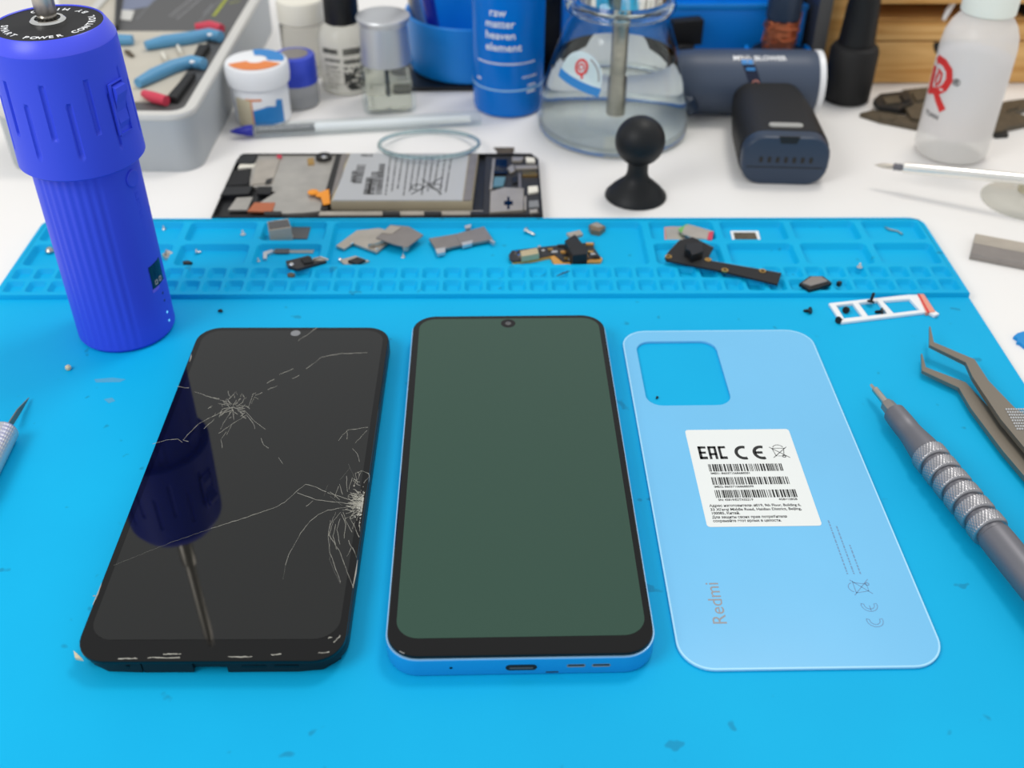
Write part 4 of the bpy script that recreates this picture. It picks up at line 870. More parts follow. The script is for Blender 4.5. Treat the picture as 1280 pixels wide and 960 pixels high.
# ------------------------------------------------------------------ bottles and jars at the back
def front(px, py, r):
    "centre of a round thing whose base front touches the desk at this photo point"
    p = at(px, py, DZ); dd = Vector((p.x-CAM.x, p.y-CAM.y, 0)).normalized(); c = p+dd*r; return c.x, c.y
def shell(prof, th):
    "closed outer and inner profile of a hollow vessel (open top)"
    inner = [(max(.05, r-th), max(z, prof[0][1]+th)) for r, z in prof[1:]]
    return prof+inner[::-1]+[(.05, prof[0][1]+th)]
def bottles():
    # flask
    x, y = front(763, 195, 36)
    S = T('pump_flask', 'clear conical glass pump flask of spirit with steel tube, behind the suction ball', 'flask', x, y, DZ-.3)
    pf = [(.05, 0), (36, 0), (40.5, 1.5), (42, 5), (42, 11), (40.5, 20), (37.6, 29), (34.3, 39), (30.8, 49), (27.3, 58), (25.2, 62), (25.2, 64), (27.3, 65.5), (27.8, 69), (27.2, 72), (25, 73.5), (24.6, 80)]
    b = MB(); b.lathe(shell(pf[:], 2.4), 96, None, False, False); P('glass_body', b, M['glass'], S, 60)
    g = interp([(r-2.2, z) for r, z in pf[2:]])
    lv = 42; lq = [(.05, .12), (36.2, .12), (38.3, 2.2)]+[(g(z), z) for z in (5, 8, 11, 15, 20, 25, 29, 34, 39, lv)]+[(.05, lv)]
    b = MB(); b.lathe(lq, 96, None, False, False); P('spirit', b, M['water'], S, 60)
    for nm, rr_, zz, tt in (('neck_bead', 26.2, 68.5, 2.7), ('base_ring', 38.6, 3.3, 2.3)):
        b = MB(); b.tube([(rr_*cos(2*pi*i/96), rr_*sin(2*pi*i/96), zz) for i in range(96)], tt, 14, True); P(nm, b, M['thick_glass'], S)
    b = MB(); b.lathe([(4.4, 9), (4.4, 76)], 32, Matrix.Translation((1, 0, 0))); P('pump_tube', b, M['steel'], S)
    b = MB(); b.lathe([(4.9, 60), (5.4, 62), (5.4, 66), (4.6, 67)], 32, Matrix.Translation((1, 0, 0))); P('tube_collar', b, M['chrome'], S)
    b = MB(); b.lathe([(23.5, 72.5), (24.8, 73), (24.8, 86), (20, 90)], 64); P('pump_cap', b, M['chrome'], S)
    fa = face(x, y); go = interp(pf[2:])
    def grow(mb, k=1.28): mb.v = [Vector((p.x*k, p.y*k, p.z)) for p in mb.v]; return mb
    def semi(r, n=20): return [(r*cos(pi*i/n), r*sin(pi*i/n)) for i in range(n+1)]
    def fanm(pts, th):
        mb = MB(); k = len(pts); c = (sum(p[0] for p in pts)/k, sum(p[1] for p in pts)/k)
        mb.add([(*p, th) for p in pts]+[(*c, th)], [(i, (i+1) % k, k) for i in range(k)]); return mb
    dense = [(-10.5+21*i/10, 0) for i in range(10)]
    lb = fanm(dense+semi(10.5)[:], .15); wrap(grow(lb), go, fa-R(34), 38.0, -.14); l_ = P('flask_label', lb, mat('pale_label', (205, 222, 226), .4), S)
    lb = strip([(-11+22*i/12, -1.4) for i in range(13)], 3.2, .2); wrap(grow(lb), go, fa-R(34), 38.0, -.14); P('label_band', lb, M['bluepr'], l_)
    lb = join(strip(arc(-.3, 5.0, 2.6, 0, 360), 1.0, .25), strip(arc(-.3, 5.0, 1.1, -30, 300), .7, .25), strip([(.6, 3.2), (1.8, 1.2)], 1.0, .25)); wrap(grow(lb), go, fa-R(34), 38.0, -.14); P('label_emblem', lb, M['red'], l_)
    lb = strip(arc(0, 0, 9.2, 15, 75), .6, .2); wrap(grow(lb), go, fa-R(34), 38.0, -.14); P('label_small_print', lb, M['greytxt'], l_)
    # blue bottle
    x, y = front(635, 147, 17)
    S = T('blue_bottle', 'translucent blue bottle with white lettering, left of the flask', 'bottle', x, y, DZ)
    pf = [(.05, 0), (17, 0), (19.2, 1.2), (19.8, 4), (20, 20), (20.3, 95), (19, 102), (10, 108)]
    b = MB(); b.lathe(pf, 72, None, False, True); P('bottle_body', b, M['bottle_blue'], S)
    b = MB(); b.lathe([(.05, 1.5), (18, 1.5), (19.0, 4), (19.2, 18), (.05, 18)], 64, None, False, False); P('gel', b, M['bottle_band'], S)
    b = MB(); b.lathe([(9, 107), (9, 125), (8, 126)], 40); P('bottle_cap', b, M['white'], S)
    fa = face(x, y); rf = lambda z: 20.25
    for t, z, s in (('raw', 59.5, 5.8), ('matter', 53.5, 5.8), ('heaven', 47.3, 5.8), ('element', 40.8, 6.0)):
        tm = text_mb(t, s, 'LEFT', .06, .05, 1.05); tm.v = [Vector((p.x-(11 if t != 'raw' else 8.5), p.y, p.z+.05)) for p in tm.v]; wrap(tm, rf, fa-R(6), z); P('printed_text', tm, M['white'], S, smooth=False)
    rnd = random.Random(2)
    def dash(x0, x1, h):
        mb = MB(); xx = x0
        while xx < x1: w = rnd.uniform(.5, 1.4); mb.box(xx, xx+w, 0, h, 0, .06); xx += w+.35
        return mb
    for x0, x1, z, h in ((-19, 16, 31.5, .9), (8, 17, 23.5, .9), (11.5, 16, 18.5, 1.0), (11, 16, 14.6, 1.2), (-20, -17, 21, 1.2)):
        mb = wrap(dash(x0, x1, h), rf, fa, z); o = P('small_print', mb, M['white'], S, smooth=False); o['kind'] = 'stuff'
    b = MB(); b.lathe([(20.1, 16.2), (20.35, 16.4), (20.35, 17.0), (20.1, 17.2)], 64, None, False, False); P('printed_line', b, M['rim_blue'], S)
    # silver capped bottle
    x, y = front(487, 143, 14)
    S = T('nail_varnish_bottle', 'small clear square bottle with a tall silver cap, left of the blue cup', 'bottle', x, y, DZ, .15)
    rr = lambda w, z, r=4: [(px, py, z) for px, py in rrect(w, w, r, 6)]
    b = MB(); b.loft([rr(27, 0), rr(29, .8), rr(30, 3), rr(30, 22), rr(28.5, 24.5), rr(18, 26)]); P('bottle_body', b, M['clear'], S)
    b = MB(); b.loft([rr(25, 2.5, 3), rr(26, 17, 3)]); P('varnish', b, M['spirit_pale'], S)
    b = MB(); b.lathe([(.9, 6), (1.6, 9), (1.2, 12), (1.2, 25)], 12); P('brush', b, M['slate2'], S)
    b = MB(); b.lathe([(13.6, 25.6), (14.2, 26), (13.4, 44), (13.0, 47.0), (14.4, 49.2), (14.9, 50.6), (14.5, 51.4), (13.6, 51.8)], 64); P('bottle_cap', b, M['satin'], S)
    # black capped bottle with label
    x, y = front(436, 121, 14.5)
    S = T('dropper_bottle', 'round clear bottle with printed label and black cap, beside the silver capped bottle', 'bottle', x, y, DZ)
    pf = [(.05, 0), (12.5, 0), (14.6, 1.5), (15, 5), (15, 30), (14, 35), (10.5, 39), (9, 40)]
    b = MB(); b.lathe(pf, 56, None, False, True); P('bottle_body', b, mat('pale_amber_glass', (232, 230, 220), .08, trans=.55, ior=1.25), S)
    fa = face(x, y); rf = lambda z: 15.15
    for x0, x1, z0, z1 in ((-14, -4, 25, 28.5), (-1, 13, 24.5, 29), (-13, -3, 20.5, 22.5), (-1, 12, 19.5, 22.5), (-13, -3, 17, 18.2), (-13, -3, 14.6, 15.6), (-13, -3, 12.2, 13.2), (-13, -4, 9.8, 10.8), (-12, -4, 7.4, 8.4), (-12, -5, 5.0, 6.0)):
        mb = MB(); n = max(2, int((x1-x0)/1.0))
        for i in range(n):
            mb.box(x0+(x1-x0)*i/n, x0+(x1-x0)*(i+.75)/n, z0+rnd.uniform(0, .5), z1-rnd.uniform(0, .6), 0, .06)
        for v in mb.v: pass
        wrap(mb, rf, fa, 0); o = P('label_print', mb, M['ink'], S, smooth=False); o['kind'] = 'stuff'
    mb = MB()
    for i in range(9):
        for j in range(11):
            if rnd.random() < .72: mb.box(-1.5+i*1.35, -.25+i*1.35, 4+j*1.25, 5.2+j*1.25, 0, .06)
    wrap(mb, rf, fa, 0); o = P('label_picture', mb, M['ink'], S, smooth=False); o['kind'] = 'stuff'
    b = MB(); b.lathe([(9.6, 39.4), (10, 40), (9.8, 62), (9, 64)], 40, None, True, True, lambda r, z, a: r+.12*sin(a*30)); P('bottle_cap', b, M['black'], S)
    # white jar with orange and blue lid
    x, y = front(332, 160, 13.6)
    S = T('small_jar', 'small white jar with orange and blue lid beside the grey box', 'jar', x, y, DZ)
    b = MB(); pj_ = [(.05, 0), (13.6, 0), (15.2, 1), (15.4, 4), (15.4, 18), (14.6, 21), (14.6, 23)]; b.lathe(pj_, 56, None, False, True); jb = P('jar_body', b, M['white'], S)
    b = MB(); b.lathe([(15.4, 21.5), (16.8, 22.2), (17.4, 26), (17.2, 31.5), (16.4, 33), (14.5, 33.6)], 56, None, True, True); jl = P('jar_lid', b, M['white'], S)
    fa = face(x, y); rf = lambda z: 15.5
    def patch(poly_f, x0, x1, n, m, nm):
        mb = MB()
        for i in range(n):
            a, c = x0+(x1-x0)*i/n, x0+(x1-x0)*(i+1)/n; (l0, h0), (l1, h1) = poly_f(a), poly_f(c)
            mb.add([(a, l0, .1), (c, l1, .1), (c, h1, .1), (a, h0, .1)], [(0, 1, 2, 3)])
        wrap(mb, rf, fa, 0); return P(nm, mb, m, jb, label=None)
    patch(lambda t: (2.0, 13-abs(t-3)*.25+(4 if t > 8 else 0)), -5.5, 12, 18, M['bluepr'], 'blue_label_patch')
    patch(lambda t: (1.5, 17), -16, -6, 10, M['beigepr'], 'beige_label_patch')
    patch(lambda t: (16.2, 17.4), -9, 0, 8, M['orange'], 'orange_label_line')
    patch(lambda t: (3, 16), -6.2, -5.5, 2, M['orange'], 'orange_label_edge')
    def sector(r0, r1, a0, a1, n, z): # lid print
        mb = MB(); vs = []; 
        for i in range(n+1):
            a = a0+(a1-a0)*i/n; vs += [(r0*cos(a), r0*sin(a), z), (r1*cos(a), r1*sin(a), z)]
        mb.add(vs, [(2*i, 2*i+1, 2*i+3, 2*i+2) for i in range(n)]); return mb
    P('orange_lid_print', sector(5, 15.2, fa-1.35, fa+1.0, 24, 33.75), M['orange'], jl); P('blue_lid_print', sector(6, 15.2, fa+1.2, fa+3.2, 20, 33.75), M['bluepr'], jl)
    # blue lidded pot
    x, y = front(376, 139, 11.5)
    S = T('small_pot', 'little clear pot with a shiny dark blue lid behind the white jar', 'jar', x, y, DZ)
    b = MB(); b.lathe([(.05, 0), (10.5, 0), (11.5, 1), (11.7, 4), (11.7, 14), (11, 14.5)], 48, None, False, True); P('pot_body', b, mat('frosted_glass', (186, 188, 190), .25, trans=.5, ior=1.2), S)
    b = MB(); b.lathe([(11.5, 13.4), (11.9, 13.8), (11.6, 28.0), (11.0, 28.9), (10, 29.1)], 48); l_ = P('pot_lid', b, M['lid_blue'], S)
    b = MB(); b.lathe([(7.8, 29.0), (7.8, 29.3)], 32); P('lid_picture', b, M['tin_dark'], l_)
    # white capped bottle at the back
    x, y = front(386, 100, 13)
    S = T('pill_bottle', 'clear bottle with a round white cap behind the blue lidded pot', 'bottle', x, y, DZ)
    b = MB(); b.lathe([(.05, 0), (12.5, 0), (13.6, 1.2), (13.8, 30), (12, 33)], 48, None, False, True); P('bottle_body', b, mat('pale_glass', (206, 204, 196), .1, trans=.75, ior=1.2), S)
    b = MB(); b.lathe([(13.2, 32), (14.0, 32.6), (14.0, 43), (13.2, 44.6), (11, 45.2)], 48); P('bottle_cap', b, M['offwhite'], S)
    # blue pen cup on a black base
    cx, cy = front(588, 111, 35)
    b = MB(); b.slab(rrect(96, 84, 6, 5, cx+2, cy+3), DZ, DZ+2.6, .5); O('black_pad', 'thin black pad under the round blue cup', 'pad', b, M['black'])
    S = T('pen_cup', 'round blue cup holding pens, behind the lettered bottle', 'cup', cx, cy, DZ+2.6)
    b = MB(); b.lathe([(.05, 0), (35, 0), (36.5, 1), (37.8, 30), (38.2, 33), (37.6, 33.8), (36.6, 33.2), (35.6, 30), (34.6, 3), (.05, 3)], 72, None, False, False); P('cup_body', b, M['blue_cup'], S)
    for nm, lab, m_, (dx, dy, ex, ey) in (('pen', 'dark violet pen standing in the blue cup', 'ink_blue', (-18, -8, -22, -28)), ('pen', 'grey metal pen standing in the blue cup at its left', 'tin', (-26, 4, -33, -6))):
        p0, p1 = Vector((cx+dx, cy+dy, DZ+6.5)), Vector((cx+ex, cy+ey, DZ+46)); d = (p1-p0).normalized()
        q = T(nm, lab, 'pen', *p0, q=axisq(d)); b = MB(); b.lathe([(1, 0), (3, 5), (3.6, 8), (3.6, 110)], 20); P('barrel', b, M[m_], q); b = MB(); b.lathe([(3.8, 85), (3.8, 118), (2.5, 121)], 20); P('pen_cap', b, M[m_], q)
    # dark holder between bottle and flask
    p = at(694, 108, DZ); b = MB(); b.box(p.x-9, p.x+5, p.y+30, p.y+46, DZ, DZ+80, 2); S = O('black_stand', 'black upright stand between the lettered bottle and the flask', 'stand', b, M['black'])
    b = MB(); b.lathe([(4, 0), (4, 3), (3, 4)], 24, Matrix.Translation((p.x-4, p.y+30, DZ+42)) @ Matrix.Rotation(pi/2, 4, 'X')); P('stand_knob', b, M['rubber'], S, w=True)
    # squeeze bottle
    x, y = front(1182, 206, 16)
    S = T('squeeze_bottle', 'milky white squeeze bottle with red emblem in front of the wooden drawers', 'bottle', x, y, DZ)
    pf = [(.05, 0), (15, 0), (17.6, 1.6), (18.5, 5), (18.5, 46), (18.4, 58), (17.6, 64), (15.6, 69), (12.6, 73), (10.4, 75.4)]
    b = MB(); b.lathe(pf, 72, None, False, True); P('bottle_body', b, M['frost'], S)
    b = MB(); b.lathe([(.05, 12.0), (17.2, 13.5), (17.8, 22), (17.8, 53), (.05, 53)], 64, None, False, False); P('spirit', b, M['lilac'], S)
    b = MB(); b.lathe([(12.2, 74.8), (13.1, 75.4), (13.1, 86), (12, 88), (6, 89), (4, 96)], 12*6, None, True, True, lambda r, z, a: r+(.18*sin(a*36) if 75.5 < z < 86.5 else 0)); P('bottle_cap', b, M['milk'], S)
    fa = face(x, y); rf = lambda z: 18.6
    em = join(strip([(-4, 15), (-3, 16.5), (1, 16.5), (4.2, 14.4), (5.2, 11), (4, 7.5), (1, 5)], 3.0, .12), strip([(-5, 13), (-4.6, 9), (-4.2, 2)], 3.2, .12), strip([(-4.2, 4.2), (0, 4.6), (2.2, 2.5), (5.8, -1.2)], 3.0, .12), strip([(-1.5, 13), (1.2, 12), (1.2, 9), (-.6, 6.5), (-1.5, 9), (-.8, 12)], 1.2, .12))
    em.v = [Vector((p.x*1.3, p.y*1.3, p.z)) for p in em.v]; wrap(em, rf, fa-R(50), 30); P('printed_emblem', em, M['red'], S, smooth=False)
    tm = text_mb('YUAN', 3.3, 'CENTER', .06, .03, 1.1); tm.v = [p+Vector((0, 0, .06)) for p in tm.v]; wrap(tm, rf, fa-R(46), 24); P('printed_text', tm, M['darkcard'], S, smooth=False)
    tm = text_mb('®', 5.0, 'CENTER', .04, .03); tm.v = [p+Vector((0, 0, .06)) for p in tm.v]; wrap(tm, rf, fa-R(17), 44); P('printed_text', tm, M['ink'], S, smooth=False)
    # black dropper bottle
    x, y = front(1054, 133, 12)
    S = T('black_bottle', 'matte black bottle with tapered cap in front of the wooden drawers', 'bottle', x, y, DZ)
    b = MB(); b.lathe([(.05, 0), (12, 0), (13.4, 1), (13.6, 4), (13.6, 29), (12.6, 31.5), (10, 33), (9.4, 33.5)], 48, None, False, True); P('bottle_body', b, M['matteblack'], S)
    b = MB(); b.lathe([(9.2, 33), (10.2, 33.6), (9.9, 36), (9.0, 52), (8.2, 62), (4, 66), (3, 80)], 48, None, True, True, lambda r, z, a: r+(.12*sin(a*30) if z < 55 else 0)); P('bottle_cap', b, M['rubber'], S)
bottles()

# ------------------------------------------------------------------ grey box with the pliers
def greybox():
    a = at(8, 216, DZ); b_ = at(250, 218, DZ); c = at(285, 155, DZ)
    rz = math.atan2(-(c.x-b_.x), c.y-b_.y)*.55; H = 31.0; wd = (b_-a).length+1; dp = 215
    S = T('grey_case', 'grey plastic tool case with dark printed card, behind the blue driver', 'case', (a.x+b_.x)/2, a.y, DZ, rz)
    o = rrect(wd, dp, 12, 6, 0, dp/2); i_ = rrect(wd-11, dp-11, 7, 6, 0, dp/2)
    b = MB(); n = len(o); L = lambda q, z: [(x, y, z) for x, y in q]
    b.loft([L(inset(o, 2), 0), L(inset(o, .8), 2), L(o, H-5), L(o, H-3)]); P('case_body', b, M['greybox'], S)
    b = MB(); b.plate(o, [i_], H-3.2, H, .8); P('case_rim', b, M['greyrim'], S)
    b = MB(); b.slab(i_, H-4, H-2.2); P('card', b, M['darkcard'], S)
    x0, x1 = -wd/2+8, wd/2-22
    tr = MB(); tr.slab([at(x, y, DZ+H-1.8)[:2] for x, y in ((118, 39), (268, 39), (207, 127), (92, 127))], DZ+H-2.8, DZ+H-1.8, .2); P('cream_tray', tr, M['cream'], S, w=True)
    rnd = random.Random(11)
    for (xa, ya, xb, yb), m_, wd_ in (((212, 20, 246, -8), 'greytxt', .9), ((221, 24, 256, -6), 'greytxt', .9), ((216, 22, 250, -8), 'greytxt', .5), ((249, 27, 281, -6), 'grey', .7), ((254, 18, 266, 5), 'grey', 1.2), ((267, 20, 284, -3), 'lime', 2.2), ((287, 4, 300, 1), 'lime', 1.2), ((171, 24, 196, -4), 'grey', .7)):
        p, q_ = at(xa, ya, DZ+H-2.1), at(xb, yb, DZ+H-2.1); d = (q_-p); n_ = d.normalized(); s_ = Vector((-n_.y, n_.x, 0))*wd_/2; t = 0; mb = MB()
        while t < d.length: l = rnd.uniform(2, 5); a1 = p+n_*t; c1 = p+n_*min(d.length, t+l); mb.add([a1-s_, c1-s_, c1+s_, a1+s_], [(0, 1, 2, 3)]); t += l+.7
        o_ = P('card_print', mb, M[m_], S, w=True, smooth=False); o_['kind'] = 'stuff'
    mb = MB(); mb.slab([at(x, y, DZ+H-2.1)[:2] for x, y in ((152, 14), (186, 8), (200, -6), (156, -6))], DZ+H-2.2, DZ+H-2.1); P('card_picture', mb, mat('card_picture', (118, 126, 150), .5), S, w=True); mb = MB(); mb.slab([at(x, y, DZ+H-1.6)[:2] for x, y in ((150, 24), (164, 25), (168, 13), (152, 12))], DZ+H-2.2, DZ+H-1.6, .2); P('white_patch', mb, M['greyrim'], S, w=True)
    p, q_ = at(147, 36, DZ+H-1), at(149, -12, DZ+H-1); mb = MB(); mb.slab([(p.x-1.4, p.y), (p.x+.4, p.y), (q_.x+.4, q_.y), (q_.x-1.4, q_.y)], DZ+H-2.2, DZ+H+1, .3); P('card_edge', mb, M['black'], S, w=True)
    mb = MB(); mb.slab([(p.x-30, p.y), (p.x-1.6, p.y), (q_.x-1.6, q_.y), (q_.x-40, q_.y)], DZ+H-2.3, DZ+H-1.6, .1); P('side_panel', mb, M['cream'], S, w=True)
    # pliers lying in the tray
    zc = DZ+H-1.6
    def grip(pts, r): 
        mb = MB(); mb.tube([at(x, y, zc+r*.8) for x, y in pts], [r*.7]+[r]*(len(pts)-2)+[r*.9], 12); return mb
    def pliers(label, blue, red, spring, jaw, wname='pliers'):
        q = T(wname, label, 'pliers', *at(*blue[len(blue)//2], zc))
        P('blue_grip', grip(blue, 3.6), M['grip_blue'], q, w=True); P('red_grip', grip(red, 3.0), M['grip_red'], q, w=True)
        s_ = MB(); s_.tube([at(x, y, zc+2) for x, y in spring], .8, 8); P('spring', s_, M['offwhite'], q, w=True)
        j = MB(); j.pq(jaw, zc+3, 3, .6); P('jaw', j, M['matteblack'], q, w=True)
        dn = MB(); p = at(*blue[-2], zc+6.3); dn.lathe([(1.4, 0), (1.2, .6)], 14, Matrix.Translation((p.x, p.y, zc+6.0))); P('rivet', dn, M['white'], q, w=True)
    pliers('blue and red handled pliers farther back in the grey case', [(182, 57), (205, 52), (235, 48), (262, 43), (276, 46)], [(244, 34), (262, 32), (277, 36)], [(222, 57), (226, 66)], [(248, 55), (262, 55), (250, 71), (241, 70)])
    pliers('blue and red handled pliers nearest the front of the grey case', [(172, 104), (192, 94), (217, 83), (240, 77), (255, 80)], [(180, 117), (192, 122), (208, 126)], [(203, 66), (207, 74)], [(232, 93), (244, 90), (221, 122), (208, 120)])
    b = MB(); b.tube([at(x, y, zc+2.6) for x, y in ((128, 46), (150, 50), (166, 50))], [2.6, 3.2, 2.8], 12); O('tool_grip', 'short blue tool grip in the grey case next to the driver head', 'tool grip', b, M['grip_blue'])
    b = MB(); b.tube([at(x, y, zc+1) for x, y in ((157, 64), (161, 66), (166, 70))], [1, 1.5, .8], 8); O('brass_nib', 'little brass nib on the cream tray of the grey case', 'nib', b, M['olive'])
greybox()

# ------------------------------------------------------------------ slate power tool
def powertool():
    p = at(975, 231, DZ); pb = at(945, 150, DZ)
    S = T('handheld_blower', 'slate grey pistol shaped power tool lying with its black grip forward', 'power tool', pb.x, pb.y, DZ)
    # barrel: axis along x
    cx, cy, cz = 88, 389, 22.5
    A = Matrix.Translation((cx-cx+0, 0, 0))
    axis = Matrix.Translation((48, 388, DZ+18.6)) @ Matrix.Rotation(-.03, 4, 'Z') @ Matrix.Rotation(pi/2, 4, 'Y')
    b = MB(); b.lathe([(11, 0), (14.5, 1.2), (16.4, 5), (17.2, 14), (17.4, 40), (17.4, 74), (17.0, 80), (16.4, 81.5)], 64, axis); P('barrel', b, M['slate'], S, w=True)
    b = MB(); b.lathe([(16.7, 80.8), (17.2, 81.2), (17.2, 84.0), (16.5, 84.4)], 64, axis); P('end_ring', b, M['white'], S, w=True, label='white end ring')
    b = MB(); b.lathe([(10, -.6), (13, .4), (10.5, 2)], 48, axis); P('rear_inlet', b, M['black'], S, w=True)
    # trigger hollow on the left flank
    b = MB(); pts = [(53, 373.5, DZ+15), (57, 371.6, DZ+12.5), (61, 371.2, DZ+8)]; b.tube(pts, [3.5, 5.5, 3.5], 14); P('trigger', b, M['slate2'], S, w=True)
    # grip: rounded octagonal prism leading to the viewer
    e = at(977, 200, DZ+14); gx, gy = at(977, 231, DZ)[0], at(977, 231, DZ)[1]
    g0 = Vector((gx, gy, 0)); g1 = Vector((gx+6, 383, 0)); d = (g1-g0).normalized(); side = Vector((d.y, -d.x, 0)); Ln = (g1-g0).length
    oct_ = rrect(43, 25.6, 10.0, 5, 0, 12.8)
    def ringat(t, k=1.0, dz=0): return [tuple(g0+d*t+side*(x*k)+Vector((0, 0, DZ+12.8+(y-12.8)*k+dz))) for x, y in oct_]
    b = MB(); b.loft([ringat(0, .95), ringat(.6, .985), ringat(1.5), ringat(8)]); ec = P('grip_end_cap', b, M['slate2'], S, w=True)
    b = MB(); b.loft([ringat(7.8, 1.0), ringat(8.2, 1.03), ringat(Ln*.5, 1.0), ringat(Ln*.8, .88, .6), ringat(Ln, .74, 1.2)]); P('grip', b, M['matteblack'], S, w=True)
    Mx = Matrix((( side.x, 0, -d.x, g0.x), (side.y, 0, -d.y, g0.y), (0, 1, 0, DZ), (0, 0, 0, 1)))
    v = MB()
    for i in range(7): 
        k = MB(); k.slab(rrect(1.7, 3.0, .4, 3, -12.3+i*4.1, 13.6), -.1, .15, 0, Mx); P('vent_slot', k, M['glass_black'], ec, w=True)
    k = MB(); k.slab(rrect(38, .5, .2, 2, 0, 9.6), -.1, .12, 0, Mx); P('cap_seam', k, M['black'], ec, w=True)
    k = MB(); k.slab([(-5, 25.8), (5, 25.8), (3.8, 22.4), (-3.8, 22.4)], -1, .25, 0, Mx); P('release_notch', k, M['black'], ec, w=True)
    Mt = Matrix(((side.x, d.x, 0, g0.x), (side.y, d.y, 0, g0.y), (0, 0, 1, 0), (0, 0, 0, 1)))
    k = MB(); k.slab(rrect(17, 4.6, 2.2, 5, 0, 13), DZ+25.9, DZ+26.6, .1, Mt); P('light_bar', k, M['led'], S, w=True)
    # display strip and lettering on the barrel top
    # axis local: z along barrel (+x world), x local = -z world, so up is angle pi; viewer side (-y) is angle -pi/2 -> between
    up = pi; vw = 1.5*pi
    def onb2(mb, deg, x0):
        out = []
        for p_ in mb.v:
            a = up + R(deg) - p_.y/17.4; r = 17.45+p_.z
            out.append(axis @ Vector((r*cos(a), r*sin(a), x0+p_.x)))
        mb.v = out; return mb
    ds = MB(); n = 8
    for i in range(n):
        y0, y1 = -9+18*i/n, -9+18*(i+1)/n
        ds.add([(-3.4, y0, .12), (3.4, y0, .12), (3.4, y1, .12), (-3.4, y1, .12)], [(0, 1, 2, 3)])
    ds.v = [Vector((p_.x-p_.y*.35, p_.y, p_.z)) for p_ in ds.v]
    onb2(ds, 51, 43); D = P('display_strip', ds, M['lcd'], S, w=True)
    dg = join(MB().box(-4.6, -1.5, 4, 7, .1, .25), MB().box(-1.2, 1.6, 4, 7, .1, .25), MB().box(-2.5, 2.2, .5, 2, .1, .25)); dg.v = [Vector((p_.x-p_.y*.1, p_.y, p_.z)) for p_ in dg.v]; onb2(dg, 51, 43); P('display_digits', dg, M['bluepr'], D, w=True)
    rg = strip(arc(2.6, -6.5, 1.8, 0, 360), .5, .2); onb2(rg, 51, 43); P('button_ring', rg, M['pink'], D, w=True)
    tm = text_mb('MINI  BLOWER', 4.6, 'CENTER', .07, .04, .95); onb2(tm, 24, 48); P('printed_text', tm, M['white'], S, w=True, smooth=False)
powertool()

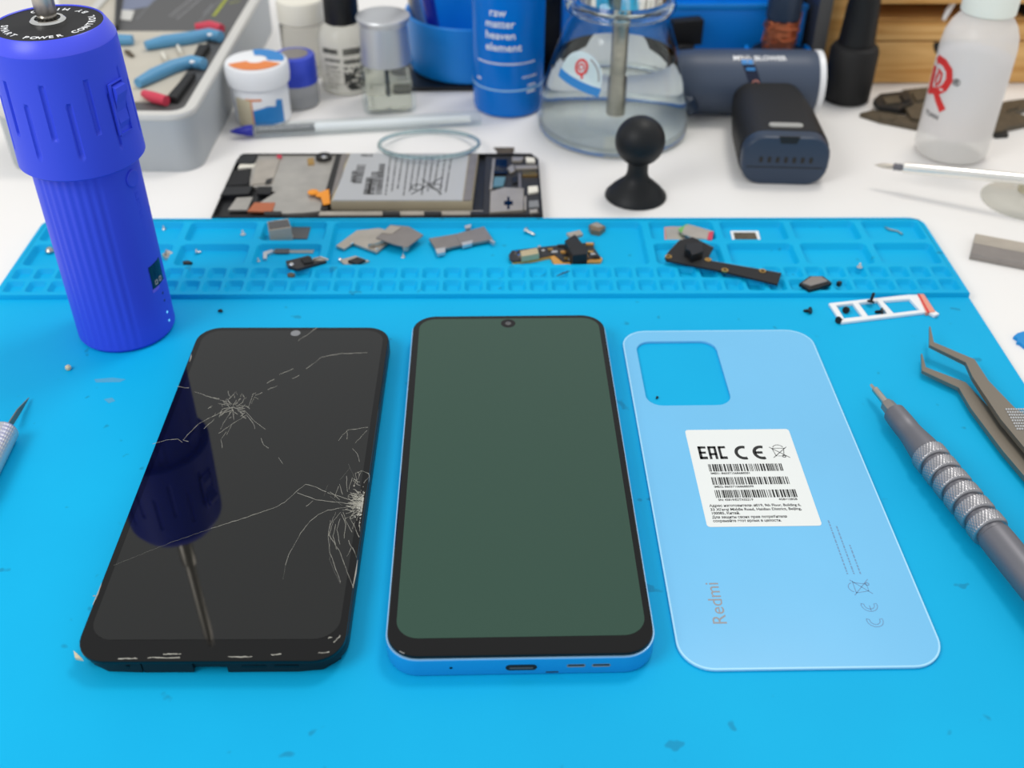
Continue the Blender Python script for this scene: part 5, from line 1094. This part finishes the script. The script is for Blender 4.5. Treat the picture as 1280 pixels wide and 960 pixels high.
# ------------------------------------------------------------------ blue rack, drawers, dark panel, scraps
def back():
    y = 436.0
    S = T('tool_rack', 'bright blue plastic tool rack behind the flask and power tool', 'rack', 62, y, DZ)
    b = MB(); b.box(-70, 72, 0, 60, 0, 44, 1.5); P('rack_base', b, M['blue_rack'], S)
    b = MB(); b.box(-70, 72, 12, 60, 43.5, 95, 1.5); u = P('rack_upper', b, M['blue_rack'], S)
    b = MB(); b.box(-70.5, 72.5, -.8, 1.5, 42, 45.2, .5); P('rack_ledge', b, M['blue_cup'], S)
    for x in (-66, -36, -7, 20, 47):
        b = MB(); b.box(x, x+7.5 if x > -20 else x+14, 11.4, 14, 47, 60, .3); P('rack_slot', b, M['navy'], u)
    # round holder on the right with the copper cleaner
    cx, cy = at(975, 62, DZ+26)[0]-62, -16.0
    b = MB(); pts = [(cx+19*cos(R(a)), cy+17*sin(R(a)), 22) for a in range(-200, 21, 10)]
    v = MB()
    for (x0, y0, z0), (x1, y1, z1) in zip(pts, pts[1:]): v.add([(x0, y0, 0), (x1, y1, 0), (x1, y1, 25), (x0, y0, 25), (x0*.9+cx*.1, y0*.9+cy*.1, 0), (x1*.9+cx*.1, y1*.9+cy*.1, 0), (x1*.9+cx*.1, y1*.9+cy*.1, 25), (x0*.9+cx*.1, y0*.9+cy*.1, 25)], [(0, 1, 2, 3), (5, 4, 7, 6), (3, 2, 6, 7)])
    P('round_holder', v, M['blue_rack'], S)
    q = T('tip_cleaner', 'black holder of curled copper wire standing in the blue rack', 'tip cleaner', 62+cx, y+cy, DZ)
    b = MB(); b.lathe([(.05, 0), (14, 0), (14.5, 1), (14.5, 24), (12, 25)], 40, None, False, True); P('holder_cup', b, M['black'], q)
    rnd = random.Random(8); b = MB(); pts = []
    for i in range(420):
        a = i*.61; h = 25+18*(i/420); r = 6+3.6*sin(i*.37)*1.0
        pts.append((r*cos(a)+rnd.uniform(-1, 1), r*sin(a)+rnd.uniform(-1, 1), h+rnd.uniform(-3.0, 3.0)))
    b.tube(pts, .55, 5); o = P('copper_wool', b, M['copper'], q); o['kind'] = 'stuff'
    b = MB(); b.lathe([(9, 25), (9.6, 30), (9, 42)], 32); P('wool_core', b, M['copper'], q)
    b = MB(); b.lathe([(9.5, 43), (9.8, 44), (9.8, 70), (8, 72)], 32); P('holder_top', b, M['slate2'], q)
    # black clip on the rack
    p = at(868, 62, DZ+34); q = T('black_clip', 'black block clip hung on the front of the blue rack', 'clip', p.x, y-6, DZ+22, .25)
    b = MB(); b.box(-9, 10, -4, 3, 2, 17, .8); P('clip_block', b, M['matteblack'], q); b = MB(); b.tube([(-11, -5, -1), (-4, -6, 2), (4, -5, 1)], [2, 2.6, 2], 10); P('clip_lever', b, M['black'], q)
    # dark panel
    b = MB(); b.box(136.5, 144, 421, 500, DZ, DZ+95, 1); O('flat_slab', 'dark grey flat slab standing between the blue rack and wooden drawers', 'slab', b, M['darkcard'])
    # wooden drawers
    x0, x1, yf = 146, 320, 428
    S = T('drawer_unit', 'small pine drawer unit standing at the back right', 'drawers', x0, yf, DZ)
    wd = x1-x0
    b = MB(); b.box(0, 8, 0, 150, 0, 110, .6); P('side_panel', b, M['wood'], S)
    b = MB(); b.box(wd-8, wd, 0, 150, 0, 110, .6); P('side_panel', b, M['wood'], S)
    b = MB(); b.box(8, wd-8, 1, 150, 47.5, 55, .5); P('shelf', b, M['wood'], S); b = MB(); b.box(8, wd-8, 140, 148, 0, 110); P('back_panel', b, M['wood'], S)
    b = MB(); b.box(8.4, wd-8.4, 0, 8, .6, 25.5, .6); d1 = P('drawer', b, M['wood'], S); b = MB(); b.box(8.4, wd-8.4, 0, 8, 26.5, 36.5, .6); P('drawer', b, M['wood'], S)
    b = MB(); b.box(8, wd-8, 8, 140, 36, 37); P('drawer_top', b, M['wood'], S)
    hx = at(1172, 60, DZ+22)[0]-x0+6
    b = MB(); b.slab([(hx+9*cos(a), 25.4+9*sin(a)) for a in [pi+pi*i/12 for i in range(13)]], -.5, .4, 0, Matrix(((1, 0, 0, 0), (0, 0, -1, 0), (0, 1, 0, 0), (0, 0, 0, 1)))); P('finger_hole', b, M['black'], d1)
    b = MB(); p = Vector((x0+68, yf+4, DZ+37)); b.tube([p, p+Vector((6, 6, 10))], [1.2, 2.2], 8); O('white_spatula', 'thin white stick lying in the open shelf of the wooden drawers', 'stick', b, M['white'])
    b = MB(); b.box(x0+118, x0+150, yf+8, yf+36, DZ+37, DZ+46, .8); O('dark_box', 'dark box in the open shelf of the drawers behind the squeeze bottle', 'box', b, M['scrap'])
    # scrap frames on the desk in front of the drawers
    def scrap(label, pts, z, h, m, extra=()):
        b = MB(); b.pq(pts, z, h, .2); s = O('scrap_board', label, 'circuit board', b, M[m])
        for k, e in enumerate(extra): c = MB(); c.pq(e, z+1.2, 1.3, .2); P('component', c, M[('olive', 'scrap', 'tin_dark')[k % 3]], s, w=True)
    scrap('brown scrap phone board sticking out left of the squeeze bottle', [(1075, 141), (1092, 137), (1140, 146), (1170, 150), (1168, 162), (1140, 157), (1100, 149)], DZ+2.5, 2.5, 'olive', ([(1100, 142), (1120, 144), (1118, 149), (1100, 147)],))
    scrap('black scrap board beside the black bottle', [(1092, 124), (1100, 117), (1135, 113), (1142, 128), (1124, 136), (1098, 132)], DZ+5.5, 3, 'scrap', ([(1104, 122), (1122, 119), (1126, 127), (1108, 129)], [(1126, 118), (1134, 116), (1138, 124), (1130, 126)]))
    scrap('long brown scrap frame behind the squeeze bottle', [(1128, 112), (1165, 108), (1178, 120), (1172, 150), (1140, 148), (1130, 132)], DZ+4.2, 3, 'olive', ([(1140, 116), (1158, 113), (1164, 122), (1146, 126)],))
    scrap('dark star shaped scrap frame right of the squeeze bottle', [(1236, 132), (1258, 126), (1290, 122), (1284, 134), (1268, 140), (1300, 150), (1262, 158), (1252, 164), (1240, 164), (1228, 150)], DZ+3.0, 3, 'olive', ([(1262, 130), (1276, 128), (1272, 134), (1260, 137)],))
    b = MB(); b.pq([(1240, 160), (1257, 159), (1261, 168), (1244, 169)], DZ+2, 2, .2); O('scrap_board', 'black corner chip on the desk right of the squeeze bottle', 'circuit board', b, M['scrap'])
back()
